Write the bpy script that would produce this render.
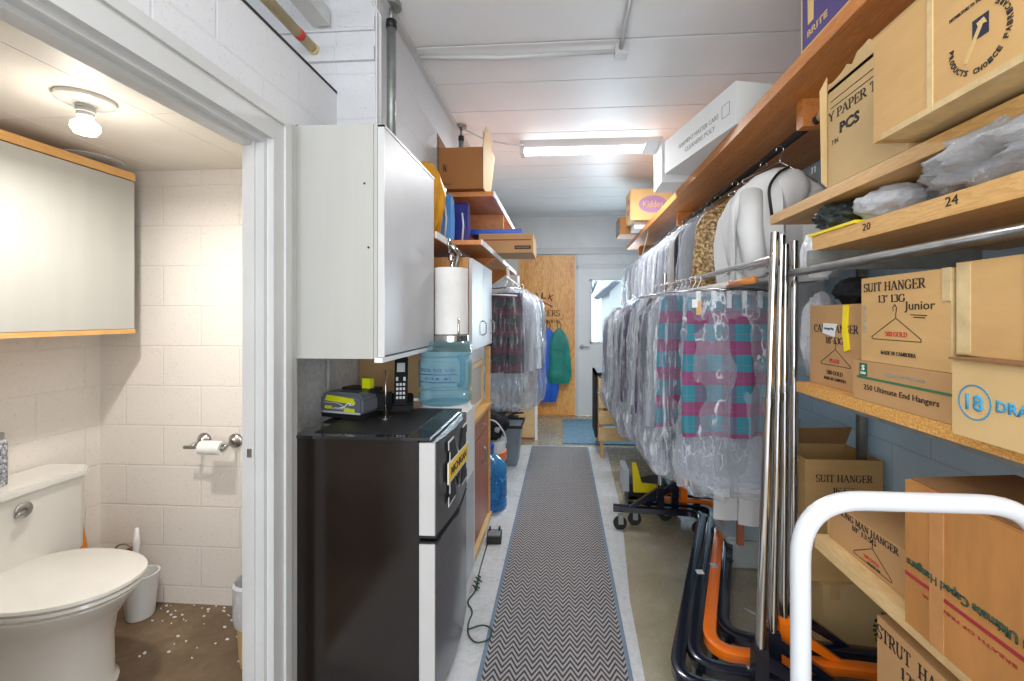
import bpy, bmesh, math, random
from mathutils import Vector, Matrix, noise
PI = math.pi
S = bpy.context.scene
for o in list(bpy.data.objects): bpy.data.objects.remove(o)
COL = S.collection
# ---------------------------------------------------------------- camera
cam = bpy.data.cameras.new('camera'); co = bpy.data.objects.new('camera', cam); COL.objects.link(co)
cam.sensor_width = 36; cam.lens = 440 / 1024 * 36; cam.clip_start = .02; cam.clip_end = 200
cam.shift_x = (512 - 532) / 1024; cam.shift_y = -(340.5 - 316) / 1024
co.location = (0, 0, 1.4); co.rotation_euler = (PI / 2, 0, math.radians(4)); S.camera = co
# ---------------------------------------------------------------- world, lights, exposure
w = bpy.data.worlds.new('world'); S.world = w; w.use_nodes = True
bg = w.node_tree.nodes['Background']; bg.inputs[0].default_value = (.86, .93, 1, 1); bg.inputs[1].default_value = 1.5
def area(name, loc, rot, sx, sy, e, col=(1, 1, 1)):
    l = bpy.data.lights.new(name, 'AREA'); l.shape = 'RECTANGLE'; l.size = sx; l.size_y = sy; l.energy = e; l.color = col
    o = bpy.data.objects.new(name, l); COL.objects.link(o); o.location = loc; o.rotation_euler = rot; return o
def point(name, loc, e, r, col):
    l = bpy.data.lights.new(name, 'POINT'); l.energy = e; l.shadow_soft_size = r; l.color = col
    o = bpy.data.objects.new(name, l); COL.objects.link(o); o.location = loc
area('tube_light_far', (.22, 3.58, 2.69), (0, 0, 0), 1.05, .16, 30, (.96, .98, 1))
area('tube_light_near', (.1, .2, 2.72), (0, 0, 0), 1.1, .12, 12, (1, .99, .97))
area('added_fill_behind_camera', (.1, -1.25, 1.75), (PI / 2, 0, 0), 2.3, 1.9, 38, (.97, .98, 1))  # added fill, unseen behind the camera, brightens ceiling and facing surfaces
area('door_window_daylight', (.7, 6.45, 1.5), (-PI / 2, 0, 0), .8, .9, 60, (.85, .93, 1))
area('bulb_light_down', (-1.553, 1.33, 1.975), (0, 0, 0), .07, .07, 9, (1, .95, .88))
point('bulb_light', (-1.553, 1.33, 1.965), 2.2, .04, (1, .94, .86))
v = S.view_settings; v.view_transform = 'Standard'; v.look = 'None'; v.gamma = 1; v.use_curve_mapping = False; v.exposure = .45
# ---------------------------------------------------------------- materials
def srgb(r, g, b): return tuple(((c / 255 + .055) / 1.055) ** 2.4 if c > 10 else c / 255 / 12.92 for c in (r, g, b))
M = {}
def nodes(name):
    m = bpy.data.materials.new(name); m.use_nodes = True; nt = m.node_tree
    M[name] = m
    return m, nt, nt.nodes['Principled BSDF'], nt.nodes, nt.links
def mixc(nt, fac, a, b, mode='MIX'):
    n = nt.nodes.new('ShaderNodeMix'); n.data_type = 'RGBA'; n.blend_type = mode
    for s, val in ((0, fac), (6, a), (7, b)):
        if hasattr(val, 'is_output'): nt.links.new(val, n.inputs[s])
        else: n.inputs[s].default_value = val if s == 0 else (*val[:3], 1)
    return n.outputs[2]
def math_(nt, op, a, b=0, c=None):
    n = nt.nodes.new('ShaderNodeMath'); n.operation = op
    for i, val in enumerate((a, b) if c is None else (a, b, c)):
        if hasattr(val, 'is_output'): nt.links.new(val, n.inputs[i])
        else: n.inputs[i].default_value = val
    return n.outputs[0]
def coord(nt, scale=(1, 1, 1)):
    t = nt.nodes.new('ShaderNodeTexCoord'); mp = nt.nodes.new('ShaderNodeMapping'); mp.inputs[3].default_value = scale
    nt.links.new(t.outputs['Object'], mp.inputs[0]); return mp.outputs[0]
def noise_(nt, vec, sc, det=4, rough=.6, out=0):
    n = nt.nodes.new('ShaderNodeTexNoise'); n.inputs['Scale'].default_value = sc; n.inputs['Detail'].default_value = det; n.inputs['Roughness'].default_value = rough
    nt.links.new(vec, n.inputs['Vector']); return n.outputs[out]
def ramp(nt, fac, stops):
    n = nt.nodes.new('ShaderNodeValToRGB'); nt.links.new(fac, n.inputs[0]); el = n.color_ramp.elements
    while len(el) < len(stops): el.new(.5)
    for e, (p, c) in zip(el, stops):
        e.position = p; e.color = (*((c, c, c) if isinstance(c, (int, float)) else c[:3]), 1)
    return n.outputs[0]
def bump(nt, b, h, strength, dist=.01, prev=None):
    n = nt.nodes.new('ShaderNodeBump'); n.inputs['Strength'].default_value = strength; n.inputs['Distance'].default_value = dist
    nt.links.new(h, n.inputs['Height'])
    if prev: nt.links.new(prev, n.inputs['Normal'])
    nt.links.new(n.outputs[0], b.inputs['Normal']); return n.outputs[0]
def plain(name, col, rough=.5, metal=0, var=.06, vs=6, bs=0, bsc=60, scale=(1, 1, 1), coat=0):
    m, nt, b, N, L = nodes(name); c = srgb(*col)
    v = coord(nt, scale)
    f = noise_(nt, v, vs)
    L.new(mixc(nt, ramp(nt, f, [(.3, 0), (.7, 1)]), tuple(x * (1 - var * 1.6) for x in c), tuple(min(1, x * (1 + var)) for x in c)), b.inputs['Base Color'])
    b.inputs['Roughness'].default_value = rough; b.inputs['Metallic'].default_value = metal; b.inputs['Coat Weight'].default_value = coat
    if bs: bump(nt, b, noise_(nt, v, bsc), bs, .004)
    return m
def block(name, col, axis, speck=.25, mortar=.88, bw=.39, rh=.195, z0=.083, pit=.5):
    m, nt, b, N, L = nodes(name); c = srgb(*col)
    t = N.new('ShaderNodeTexCoord'); s = N.new('ShaderNodeSeparateXYZ'); L.new(t.outputs['Object'], s.inputs[0])
    k = N.new('ShaderNodeCombineXYZ'); L.new(s.outputs[axis], k.inputs[0]); L.new(math_(nt, 'SUBTRACT', s.outputs[2], z0 - 2 * rh), k.inputs[1])
    br = N.new('ShaderNodeTexBrick'); L.new(k.outputs[0], br.inputs['Vector'])
    for n_, val in (('Scale', 1), ('Mortar Size', .0045), ('Mortar Smooth', .4), ('Brick Width', bw), ('Row Height', rh)): br.inputs[n_].default_value = val
    sp = noise_(nt, t.outputs['Object'], 120, 3, .65)
    pits = ramp(nt, sp, [(.3, 0), (.42, 1)])
    base = mixc(nt, br.outputs['Fac'], c, tuple(x * mortar for x in c))
    spm = math_(nt, 'MULTIPLY', math_(nt, 'SUBTRACT', 1, pits), speck)
    base = mixc(nt, spm, base, tuple(x * .35 for x in c))
    base = mixc(nt, math_(nt, 'MULTIPLY', noise_(nt, t.outputs['Object'], 2.2), .16), base, tuple(x * .8 for x in c))
    L.new(base, b.inputs['Base Color']); b.inputs['Roughness'].default_value = .55
    h = math_(nt, 'SUBTRACT', math_(nt, 'MULTIPLY', pits, pit * .25), br.outputs['Fac'])
    bump(nt, b, h, .45, .006); return m
def wood(name, c1, c2, axis=1, sc=3, stretch=12, rough=.45, ring=14):
    m, nt, b, N, L = nodes(name)
    s = [stretch] * 3; s[axis] = 1; v = coord(nt, tuple(x * .5 for x in s))
    n1 = noise_(nt, v, sc, 6, .6)
    n2 = math_(nt, 'FRACT', math_(nt, 'MULTIPLY', n1, ring))
    f = math_(nt, 'ADD', math_(nt, 'MULTIPLY', n1, .7), math_(nt, 'MULTIPLY', n2, .3))
    L.new(ramp(nt, f, [(.25, srgb(*c2)), (.75, srgb(*c1))]), b.inputs['Base Color'])
    b.inputs['Roughness'].default_value = rough; bump(nt, b, f, .12, .002); return m
def film(name, tint, body, base=.16, edge=.5, streak=.4, sc=(7, 7, 1.3), rough=.12, bstr=.6, bsc=9, ridge=True):
    m, nt, b, N, L = nodes(name); out = [n for n in N if n.type == 'OUTPUT_MATERIAL'][0]
    v = coord(nt, sc); n1 = noise_(nt, v, bsc * .5, 5, .65)
    b.inputs['Base Color'].default_value = (*srgb(*body), 1); b.inputs['Roughness'].default_value = rough; b.inputs['Specular IOR Level'].default_value = .9
    nm = bump(nt, b, n1, bstr, .02)
    tr = N.new('ShaderNodeBsdfTransparent'); tr.inputs[0].default_value = (*srgb(*tint), 1)
    lw = N.new('ShaderNodeLayerWeight'); lw.inputs[0].default_value = .35; L.new(nm, lw.inputs['Normal'])
    rg = math_(nt, 'ABSOLUTE', math_(nt, 'SUBTRACT', noise_(nt, v, bsc * .45, 3, .55), .5))
    st = math_(nt, 'MULTIPLY', ramp(nt, rg, [(.0, 1), (.035, 0)]), ramp(nt, noise_(nt, v, bsc * .2, 2), [(.48, 0), (.6, 1)])) if ridge else ramp(nt, n1, [(.5, 0), (.72, 1)])  # whitish streaks mixed into the film as painted crinkle highlights
    f = math_(nt, 'ADD', math_(nt, 'MULTIPLY', lw.outputs['Facing'], edge), math_(nt, 'MULTIPLY_ADD', st, streak, base))
    n = N.new('ShaderNodeClamp'); L.new(f, n.inputs[0])
    mx = N.new('ShaderNodeMixShader'); L.new(n.outputs[0], mx.inputs[0]); L.new(tr.outputs[0], mx.inputs[1]); L.new(b.outputs[0], mx.inputs[2])
    L.new(mx.outputs[0], out.inputs[0]); return m
def emit(name, col, s):
    m, nt, b, N, L = nodes(name); b.inputs['Base Color'].default_value = (*srgb(*col), 1)
    b.inputs['Emission Color'].default_value = (*srgb(*col), 1); b.inputs['Emission Strength'].default_value = s; return m
def plaid(name, base, c2, c3, px=.075, pz=.085):
    m, nt, b, N, L = nodes(name)
    t = N.new('ShaderNodeTexCoord'); s = N.new('ShaderNodeSeparateXYZ'); L.new(t.outputs['Object'], s.inputs[0])
    def band(o, p, lo, hi):
        f = math_(nt, 'FRACT', math_(nt, 'DIVIDE', math_(nt, 'ADD', o, 5), p))
        return math_(nt, 'MULTIPLY', math_(nt, 'GREATER_THAN', f, lo), math_(nt, 'LESS_THAN', f, hi))
    bx_ = band(s.outputs[0], px * 1.6, .35, .8); bz_ = band(s.outputs[2], pz * 1.5, .4, .85)
    c = mixc(nt, math_(nt, 'MULTIPLY', bz_, .8), srgb(*base), srgb(*c2)); c = mixc(nt, math_(nt, 'MULTIPLY', bx_, .5), c, tuple(x * .6 for x in srgb(*c2)))
    lx = band(s.outputs[0], px * .8, .1, .16); lz = band(s.outputs[2], pz * .75, .1, .16)
    c = mixc(nt, math_(nt, 'MULTIPLY', math_(nt, 'MAXIMUM', lx, lz), .35), c, srgb(*c3))
    L.new(c, b.inputs['Base Color']); b.inputs['Roughness'].default_value = .8; return m
block('block_warm', (232, 225, 217), 0, .3, .96)
block('block_warm_side', (230, 224, 216), 1, .3, .97)
block('block_white_side', (214, 215, 218), 1, .3, .97, z0=.03)
block('block_white', (198, 199, 202), 0, .3, .95, z0=.1)
block('block_blue', (196, 222, 238), 1, .12, .82)
plain('block_grey', (238, 238, 236), .7, bs=.8, bsc=90, var=.1, vs=40)
plain('white_paint', (212, 213, 212), .4, var=.03, bs=.08)
plain('white_trim', (196, 197, 196), .35, var=.03)
plain('ceiling_paint', (232, 233, 233), .45, var=.03, vs=1.5, bs=.05, bsc=8)
plain('bath_ceiling', (226, 220, 210), .5, var=.03)
plain('cab_white', (176, 176, 171), .45, var=.03, vs=3, scale=(4, 4, .3))
plain('cab_door', (192, 193, 196), .45, var=.02)
plain('porcelain', (222, 220, 214), .12, var=.02, coat=.5)
plain('white_plastic', (225, 226, 226), .35, var=.03)
plain('white_enamel', (184, 187, 191), .25, var=.02, coat=.3)
plain('grey_plastic', (120, 132, 140), .4)
plain('pale_grey', (178, 184, 188), .4)
plain('black_plastic', (20, 21, 23), .5)
plain('fridge_black', (30, 24, 21), .16, var=.25, vs=3)
plain('fridge_top', (30, 33, 36), .1, var=.1, coat=.5)
plain('rubber', (22, 22, 24), .7)
plain('phone_black', (12, 12, 13), .6); M['phone_black'].node_tree.nodes['Principled BSDF'].inputs['Specular IOR Level'].default_value = .15
plain('navy_metal', (26, 30, 44), .22, metal=.3, coat=.5)
plain('orange_metal', (246, 120, 18), .3, var=.04, coat=.4)
plain('chrome', (210, 208, 204), .12, 1, var=.05)
plain('dull_chrome', (170, 168, 164), .28, 1, var=.12, vs=25)
plain('galvanised', (150, 154, 150), .45, .7, var=.12, vs=20)
plain('black_pipe', (42, 40, 40), .35, .5)
plain('door_steel', (128, 128, 132), .3, .85, var=.05, scale=(1, 1, 12))
plain('door_edge', (190, 190, 188), .4, var=.02)
plain('tan_pipe', (196, 176, 132), .5, var=.12, vs=14)
plain('red', (190, 45, 40), .5)
plain('red_line', (150, 40, 45), .6)
plain('ink', (40, 32, 28), .7)
plain('ink_green', (34, 66, 48), .7)
plain('ink_cyan', (60, 150, 190), .7)
plain('ink_faint', (150, 152, 150), .7)
plain('green_grey_line', (60, 110, 70), .7)
plain('purple_ink', (86, 72, 130), .6)
plain('lilac_ink', (182, 140, 184), .6)
plain('yellow', (240, 215, 20), .45)
plain('lime', (200, 205, 20), .35)
plain('maize', (250, 204, 30), .4)
plain('blue_plastic', (28, 78, 190), .3)
plain('blue_bag', (34, 92, 200), .45, bs=.3, bsc=20)
plain('sky', (80, 150, 220), .3)
plain('navy_pack', (40, 44, 130), .3, var=.2, vs=20)
plain('teal_bag', (20, 130, 118), .5, bs=.3, bsc=20, var=.2)
plain('orange', (240, 140, 30), .5)
plain('ochre_bag', (214, 150, 30), .35, bs=.4, bsc=14, var=.15)
plain('grey_body', (92, 98, 106), .35)
plain('lcd', (150, 160, 160), .3)
plain('paper', (232, 231, 228), .8, bs=.2, bsc=50)
plain('white_cloth', (222, 223, 222), .8, var=.03)
plain('cream_cloth', (200, 190, 176), .8)
plain('light_grey_cloth', (170, 174, 180), .8)
plain('grey_cloth', (110, 114, 124), .8, var=.12)
plain('dark_cloth', (40, 42, 58), .85, var=.15)
plain('purple_cloth', (74, 54, 92), .85, var=.15)
plain('black_cloth', (20, 20, 24), .8, bs=.4, bsc=30)
plain('blue_mat', (100, 130, 150), .9, var=.2, vs=30, bs=.4, bsc=200)
plain('mat_edge', (100, 118, 138), .5, var=.12)
plain('white_wrap', (220, 214, 206), .3, var=.1, vs=20, bs=.3, bsc=30)
plain('box_tan', (196, 156, 100), .75, var=.05, vs=5, scale=(1, 1, 4))
plain('box_light', (200, 168, 116), .75, var=.05, vs=5)
plain('box_mid', (184, 142, 94), .75, var=.06, vs=5)
plain('box_brown', (176, 120, 62), .7, var=.1, vs=5, scale=(1, 4, 1))
plain('box_yellow', (228, 192, 130), .7, var=.05)
plain('box_inner', (130, 92, 54), .8, var=.1)
plain('box_dark', (150, 96, 44), .7, var=.05)
plain('box_white', (222, 224, 222), .6, var=.02)
plain('tape', (192, 154, 102), .15, var=.1, vs=14, coat=.5)
plain('tape_clear', (204, 178, 130), .12, var=.12, vs=20, coat=.6)
plain('tape_brown', (186, 132, 80), .25, var=.1, vs=12)
plain('green_label', (40, 100, 70), .6)
plain('cork', (206, 168, 120), .8)
wood('shelf_orange', (222, 148, 76), (178, 106, 50))
wood('shelf_ply', (222, 178, 112), (190, 138, 74))
wood('plank_pine', (226, 196, 144), (200, 160, 104))
wood('oak', (240, 184, 106), (196, 118, 46), 2, 2.2, 4, .35, 14)
wood('oak_edge', (206, 150, 84), (170, 112, 54), 2)
wood('bath_oak', (226, 180, 116), (200, 146, 80), 1)
wood('dark_drawer', (176, 112, 84), (150, 88, 64), 2, 2)
def particle(name):
    m, nt, b, N, L = nodes(name); v = coord(nt); n1 = noise_(nt, v, 160, 2, .8)
    L.new(ramp(nt, n1, [(.35, srgb(186, 126, 58)), (.55, srgb(214, 160, 84)), (.7, srgb(228, 184, 112))]), b.inputs['Base Color']); b.inputs['Roughness'].default_value = .7
particle('particle')
def speckle(name, c1, c2, c3, sc=60):
    m, nt, b, N, L = nodes(name); v = coord(nt); n1 = noise_(nt, v, sc, 3, .8)
    L.new(ramp(nt, n1, [(.4, srgb(*c1)), (.5, srgb(*c2)), (.62, srgb(*c3))]), b.inputs['Base Color']); b.inputs['Roughness'].default_value = .5
speckle('gold_cloth', (96, 70, 44), (160, 122, 70), (224, 200, 150))
speckle('pattern_cloth', (70, 80, 100), (150, 155, 165), (216, 216, 214), 90)
film('film', (244, 247, 250), (222, 228, 236), .05, .45, .5, (8, 8, 1.1), .08, 1.0, 8, False)
film('film_heavy', (246, 248, 251), (228, 232, 238), .04, .5, .7, (11, 11, .7), .06, 1.0, 8, False)
film('film_long', (246, 248, 251), (226, 231, 238), .12, .6, .65, (4, 4, 2), .06, 1.0, 7)
film('bag_white', (240, 242, 245), (226, 229, 234), .6, .4, .3, (4, 4, 4))
film('bag_clear', (235, 239, 243), (222, 226, 231), .35, .5, .4, (5, 5, 5))
film('bag_dark', (110, 120, 110), (60, 70, 66), .45, .4, .4, (5, 5, 5))
film('jug_blue', (208, 232, 238), (150, 196, 212), .1, .5, .05, (2, 2, 8), .06, .25, 4)
film('jug_deep', (120, 185, 225), (70, 150, 205), .3, .5, .1, (2, 2, 8), .06, .3, 4)
film('pane', (235, 242, 245), (200, 210, 220), .03, .1, 0)
plaid('plaid_teal', (40, 120, 134), (136, 34, 88), (150, 70, 130), .075, .09)
plaid('plaid_dark', (26, 40, 48), (96, 22, 52), (70, 96, 100), .07, .1)
emit('tube_glow', (250, 252, 255), 8)
emit('bulb_glow', (255, 246, 230), 8)
# floor
def floor_mat(name, a, b_, c, rough, dirt):
    m, nt, b, N, L = nodes(name); v = coord(nt); n1 = noise_(nt, v, 1.6, 6, .65); n2 = noise_(nt, v, 22, 4, .7)
    base = ramp(nt, n1, [(.3, srgb(*a)), (.5, srgb(*b_)), (.68, srgb(*c))])
    base = mixc(nt, math_(nt, 'MULTIPLY', ramp(nt, n2, [(.45, 0), (.7, 1)]), dirt), base, srgb(96, 78, 54))
    L.new(base, b.inputs['Base Color']); L.new(ramp(nt, n2, [(.3, rough), (.7, rough + .2)]), b.inputs['Roughness']); bump(nt, b, n2, .15, .004)
floor_mat('floor_concrete', (140, 130, 108), (154, 146, 124), (170, 163, 146), .14, .25)
floor_mat('floor_dirty', (84, 66, 48), (112, 92, 70), (146, 126, 102), .4, .5)
floor_mat('floor_pale_reflection', (176, 178, 180), (190, 192, 194), (204, 206, 208), .22, .25)
def chevron():
    m, nt, b, N, L = nodes('chevron_mat'); t = N.new('ShaderNodeTexCoord'); s = N.new('ShaderNodeSeparateXYZ'); L.new(t.outputs['Object'], s.inputs[0])
    fx = math_(nt, 'FRACT', math_(nt, 'DIVIDE', math_(nt, 'ADD', s.outputs[0], 3), .06))
    tri = math_(nt, 'MULTIPLY', math_(nt, 'ABSOLUTE', math_(nt, 'SUBTRACT', fx, .5)), .1)
    st = math_(nt, 'FRACT', math_(nt, 'DIVIDE', math_(nt, 'ADD', math_(nt, 'SUBTRACT', s.outputs[1], tri), 3), .031))
    k = ramp(nt, st, [(.42, 0), (.55, 1)])
    n1 = noise_(nt, t.outputs['Object'], 2.5, 5, .7); fz = noise_(nt, t.outputs['Object'], 500, 2, .7)
    lightc = mixc(nt, n1, srgb(150, 146, 146), srgb(176, 170, 166)); c = mixc(nt, k, srgb(46, 46, 52), lightc)
    c = mixc(nt, math_(nt, 'MULTIPLY', fz, .3), c, srgb(90, 90, 96))
    L.new(c, b.inputs['Base Color']); b.inputs['Roughness'].default_value = .95
    bump(nt, b, math_(nt, 'ADD', k, fz), .5, .003)
chevron()
# ---------------------------------------------------------------- mesh helpers
def nb(): return bmesh.new()
def worldloc(o):
    l = Vector(o.location)
    while o.parent: o = o.parent; l = l + Vector(o.location)
    return l
def obj(name, bm, mat, parent=None, world=False, smooth=False, bevel=0):
    if world and parent is not None: bmesh.ops.translate(bm, vec=-worldloc(parent), verts=bm.verts)
    if bevel:
        bmesh.ops.bevel(bm, geom=[e for e in bm.edges if e.is_manifold and e.calc_face_angle(0) > .6], offset=bevel, segments=2, affect='EDGES', clamp_overlap=True)
    me = bpy.data.meshes.new(name)
    if smooth:
        for f in bm.faces: f.smooth = True
        for e in bm.edges:
            if e.is_manifold and e.calc_face_angle(0) > .7: e.smooth = False
    bm.to_mesh(me); bm.free(); me.materials.append(M[mat] if isinstance(mat, str) else mat)
    o = bpy.data.objects.new(name, me); COL.objects.link(o)
    if parent: o.parent = parent
    return o
def tag(o, label, cat, group=None, kind=None):
    o['label'] = label; o['category'] = cat
    if group: o['group'] = group
    if kind: o['kind'] = kind
    return o
def thing(name, label, cat, loc=(0, 0, 0), rz=0, group=None):
    o = bpy.data.objects.new(name, None); COL.objects.link(o); o.location = loc; o.rotation_euler = (0, 0, rz); o.empty_display_size = .05
    return tag(o, label, cat, group)
def struct(name, bm, mat, parent=None, **k):
    o = obj(name, bm, mat, parent, **k)
    if not parent: o['kind'] = 'structure'
    return o
def box(bm, x0, x1, y0, y1, z0, z1):
    vs = [bm.verts.new(p) for p in ((x0, y0, z0), (x1, y0, z0), (x1, y1, z0), (x0, y1, z0), (x0, y0, z1), (x1, y0, z1), (x1, y1, z1), (x0, y1, z1))]
    for f in ((3, 2, 1, 0), (4, 5, 6, 7), (0, 1, 5, 4), (1, 2, 6, 5), (2, 3, 7, 6), (3, 0, 4, 7)): bm.faces.new([vs[i] for i in f])
    return bm
def B(*a): return box(nb(), *a)
def tube(bm, pts, r, n=12, closed=False, caps=True):
    pts = [Vector(p) for p in pts]; rings = []; N = len(pts)
    for i, p in enumerate(pts):
        a = pts[(i - 1) % N] if closed or i else p; b = pts[(i + 1) % N] if closed or i < N - 1 else p
        d = (b - a).normalized()
        if i == 0 or not rings: u = d.orthogonal().normalized()
        else: u = (pu - d * pu.dot(d)).normalized()
        pu = u; v_ = d.cross(u); rr = r[i] if isinstance(r, (list, tuple)) else r
        rings.append([bm.verts.new(p + (u * math.cos(2 * PI * k / n) + v_ * math.sin(2 * PI * k / n)) * rr) for k in range(n)])
    for i in range(N if closed else N - 1):
        A, C = rings[i], rings[(i + 1) % N]
        for k in range(n): bm.faces.new((A[k], A[(k + 1) % n], C[(k + 1) % n], C[k]))
    if caps and not closed: bm.faces.new(rings[0][::-1]); bm.faces.new(rings[-1])
    return bm
def T(pts, r, n=12, **k): return tube(nb(), pts, r, n, **k)
def lathe(bm, prof, c=(0, 0, 0), n=32, axis=2):
    rings = []
    for r, z in prof:
        ring = []
        for k in range(n):
            a = 2 * PI * k / n; p = [r * math.cos(a), r * math.sin(a)]
            q = (p[0], p[1], z) if axis == 2 else ((z, p[0], p[1]) if axis == 0 else (p[0], z, p[1]))
            ring.append(bm.verts.new((q[0] + c[0], q[1] + c[1], q[2] + c[2])))
        rings.append(ring)
    for A, C in zip(rings, rings[1:]):
        for k in range(n): bm.faces.new((A[k], A[(k + 1) % n], C[(k + 1) % n], C[k]))
    if prof[0][0] > 1e-5: bm.faces.new(rings[0][::-1])
    if prof[-1][0] > 1e-5: bm.faces.new(rings[-1])
    bmesh.ops.remove_doubles(bm, verts=bm.verts, dist=1e-5)
    bmesh.ops.recalc_face_normals(bm, faces=bm.faces)
    return bm
def prism(bm, pts, axis, a, b):
    def P(p, h):
        return {0: (h, p[0], p[1]), 1: (p[0], h, p[1]), 2: (p[0], p[1], h)}[axis]
    A = [bm.verts.new(P(p, a)) for p in pts]; C = [bm.verts.new(P(p, b)) for p in pts]; n = len(pts)
    for i in range(n): bm.faces.new((A[i], A[(i + 1) % n], C[(i + 1) % n], C[i]))
    bm.faces.new(A[::-1]); bm.faces.new(C); bmesh.ops.recalc_face_normals(bm, faces=bm.faces); return bm
def fillet(pts, r, n=6):
    out = []; N = len(pts)
    for i, p in enumerate(pts):
        p = Vector(p)
        if i in (0, N - 1): out.append(p); continue
        a = Vector(pts[i - 1]) - p; b = Vector(pts[i + 1]) - p; rr = min(r, a.length * .45, b.length * .45)
        q0 = p + a.normalized() * rr; q1 = p + b.normalized() * rr
        for k in range(n + 1):
            t = k / n; out.append(q0 * (1 - t) ** 2 + p * 2 * t * (1 - t) + q1 * t * t)
    return out
def ribbon(bm, pts, w, h):
    "rectangular bar swept along a horizontal path; pts are 3d centre points"
    pts = [Vector(p) for p in pts]; rings = []
    for i, p in enumerate(pts):
        d = (pts[min(i + 1, len(pts) - 1)] - pts[max(i - 1, 0)]); d.z = 0; d.normalize(); s = Vector((-d.y, d.x, 0)) * (w / 2); u = Vector((0, 0, h / 2)); c = .18
        rings.append([bm.verts.new(p + s * a + u * b) for a, b in ((-1, -1 + c), (-1, 1 - c), (-1 + c, 1), (1 - c, 1), (1, 1 - c), (1, -1 + c), (1 - c, -1), (-1 + c, -1))])
    for A, C in zip(rings, rings[1:]):
        for k in range(8): bm.faces.new((A[k], A[(k + 1) % 8], C[(k + 1) % 8], C[k]))
    bm.faces.new(rings[0]); bm.faces.new(rings[-1][::-1]); bmesh.ops.recalc_face_normals(bm, faces=bm.faces); return bm
def lerp(tab, x):
    if x <= tab[0][0]: return tab[0][1:]
    for a, b in zip(tab, tab[1:]):
        if x <= b[0]:
            t = (x - a[0]) / (b[0] - a[0]); return tuple(p + (q - p) * t for p, q in zip(a[1:], b[1:]))
    return tab[-1][1:]
def cloth(prof, seed, fn=3, fa=.02, crumple=0, cs=8, nv=26, nu=44, cap=True):
    "closed hanging cloth; prof: (depth below top, half width, half thickness)"
    bm = nb(); rnd = random.Random(seed); ph = rnd.random() * 6; ph2 = rnd.random() * 6; rings = []; z0, z1 = prof[0][0], prof[-1][0]
    for j in range(nv + 1):
        z = z0 + (z1 - z0) * (j / nv); hw, ht = lerp(prof, z); g = (j / nv) ** .7; ring = []
        for k in range(nu):
            a = 2 * PI * k / nu; ca, sa = math.cos(a), math.sin(a)
            x = hw * math.copysign(abs(ca) ** .8, ca); y = ht * sa
            y += fa * g * (math.sin(fn * x / .2 * 2 + ph) + .5 * math.sin(fn * x / .2 * 4.3 + ph2 + z * 2)) * .6
            x *= 1 + .04 * g * math.sin(z * 9 + ph)
            if crumple:
                q = noise.noise(Vector((x * cs + seed, y * cs * 1.5, z * cs * .7))) ; q2 = noise.noise(Vector((x * cs * 2.7, y * cs * 3 + seed, z * cs * 1.8)))
                y += crumple * (q + .5 * q2) ; x += crumple * .5 * q2 * (.3 + abs(ca))
            ring.append(bm.verts.new((x, y, -z)))
        rings.append(ring)
    for A, C in zip(rings, rings[1:]):
        for k in range(nu): bm.faces.new((A[k], A[(k + 1) % nu], C[(k + 1) % nu], C[k]))
    if cap: bm.faces.new(rings[0][::-1])
    bmesh.ops.recalc_face_normals(bm, faces=bm.faces); return bm
def crumpled(size, seed, amp=.25, sc=2.2, sub=4, flat=True):
    bm = nb(); bmesh.ops.create_icosphere(bm, subdivisions=sub, radius=1)
    for v_ in bm.verts:
        p = v_.co.copy(); d = 0; q = p * sc + Vector((seed, seed * 1.7, 0))
        d += (1 - abs(noise.noise(q)) * 2) * amp; d += (1 - abs(noise.noise(q * 2.3)) * 2) * amp * .5; d += noise.noise(q * 5) * amp * .25
        v_.co = Vector((p.x * size[0] / 2, p.y * size[1] / 2, p.z * size[2] / 2)) * (.75 + d)
    lo = min(v_.co.z for v_ in bm.verts)
    for v_ in bm.verts:
        v_.co.z -= lo
        if flat and v_.co.z < size[2] * .12: v_.co.z *= .1
    lo = min(v_.co.z for v_ in bm.verts)
    return bm
# faces for print
class Face:
    def __init__(s, o, r, u): s.o = Vector(o); s.r = Vector(r); s.u = Vector(u); s.n = s.r.cross(s.u)
    def p(s, u, v_, d=0): return s.o + s.r * u + s.u * v_ + s.n * d
def FL(dx, dy, dz): return Face((-dx / 2, 0, dz / 2), (0, -1, 0), (0, 0, 1))
def FN(dx, dy, dz): return Face((0, -dy / 2, dz / 2), (1, 0, 0), (0, 0, 1))
TH = .0012
def letter(parent, F, text, u, v_, wd, ht, mat='ink', rot=0, bold=0, name='lettering', th=TH):
    c = bpy.data.curves.new('t', 'FONT'); c.body = text; c.size = 1; c.offset = bold; c.align_x = 'LEFT'; c.resolution_u = 2
    o = bpy.data.objects.new('t', c); COL.objects.link(o); bpy.context.view_layer.update()
    me = bpy.data.meshes.new_from_object(o.evaluated_get(bpy.context.evaluated_depsgraph_get())); bpy.data.objects.remove(o); bpy.data.curves.remove(c)
    bm = nb(); bm.from_mesh(me); bpy.data.meshes.remove(me)
    if not bm.verts: return
    xs = [q.co.x for q in bm.verts]; ys = [q.co.y for q in bm.verts]; x0, x1, y0, y1 = min(xs), max(xs), min(ys), max(ys)
    r = bmesh.ops.extrude_face_region(bm, geom=bm.faces[:]); top = [g for g in r['geom'] if isinstance(g, bmesh.types.BMVert)]; ts = set(top)
    cr, sr = math.cos(rot), math.sin(rot)
    for q in bm.verts:
        a = ((q.co.x - x0) / (x1 - x0) - .5) * wd; b = ((q.co.y - y0) / (y1 - y0 or 1) - .5) * ht
        q.co = F.p(u + a * cr - b * sr, v_ + a * sr + b * cr, th if q in ts else .0002)
    bmesh.ops.recalc_face_normals(bm, faces=bm.faces)
    return obj(name, bm, mat, parent)
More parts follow.
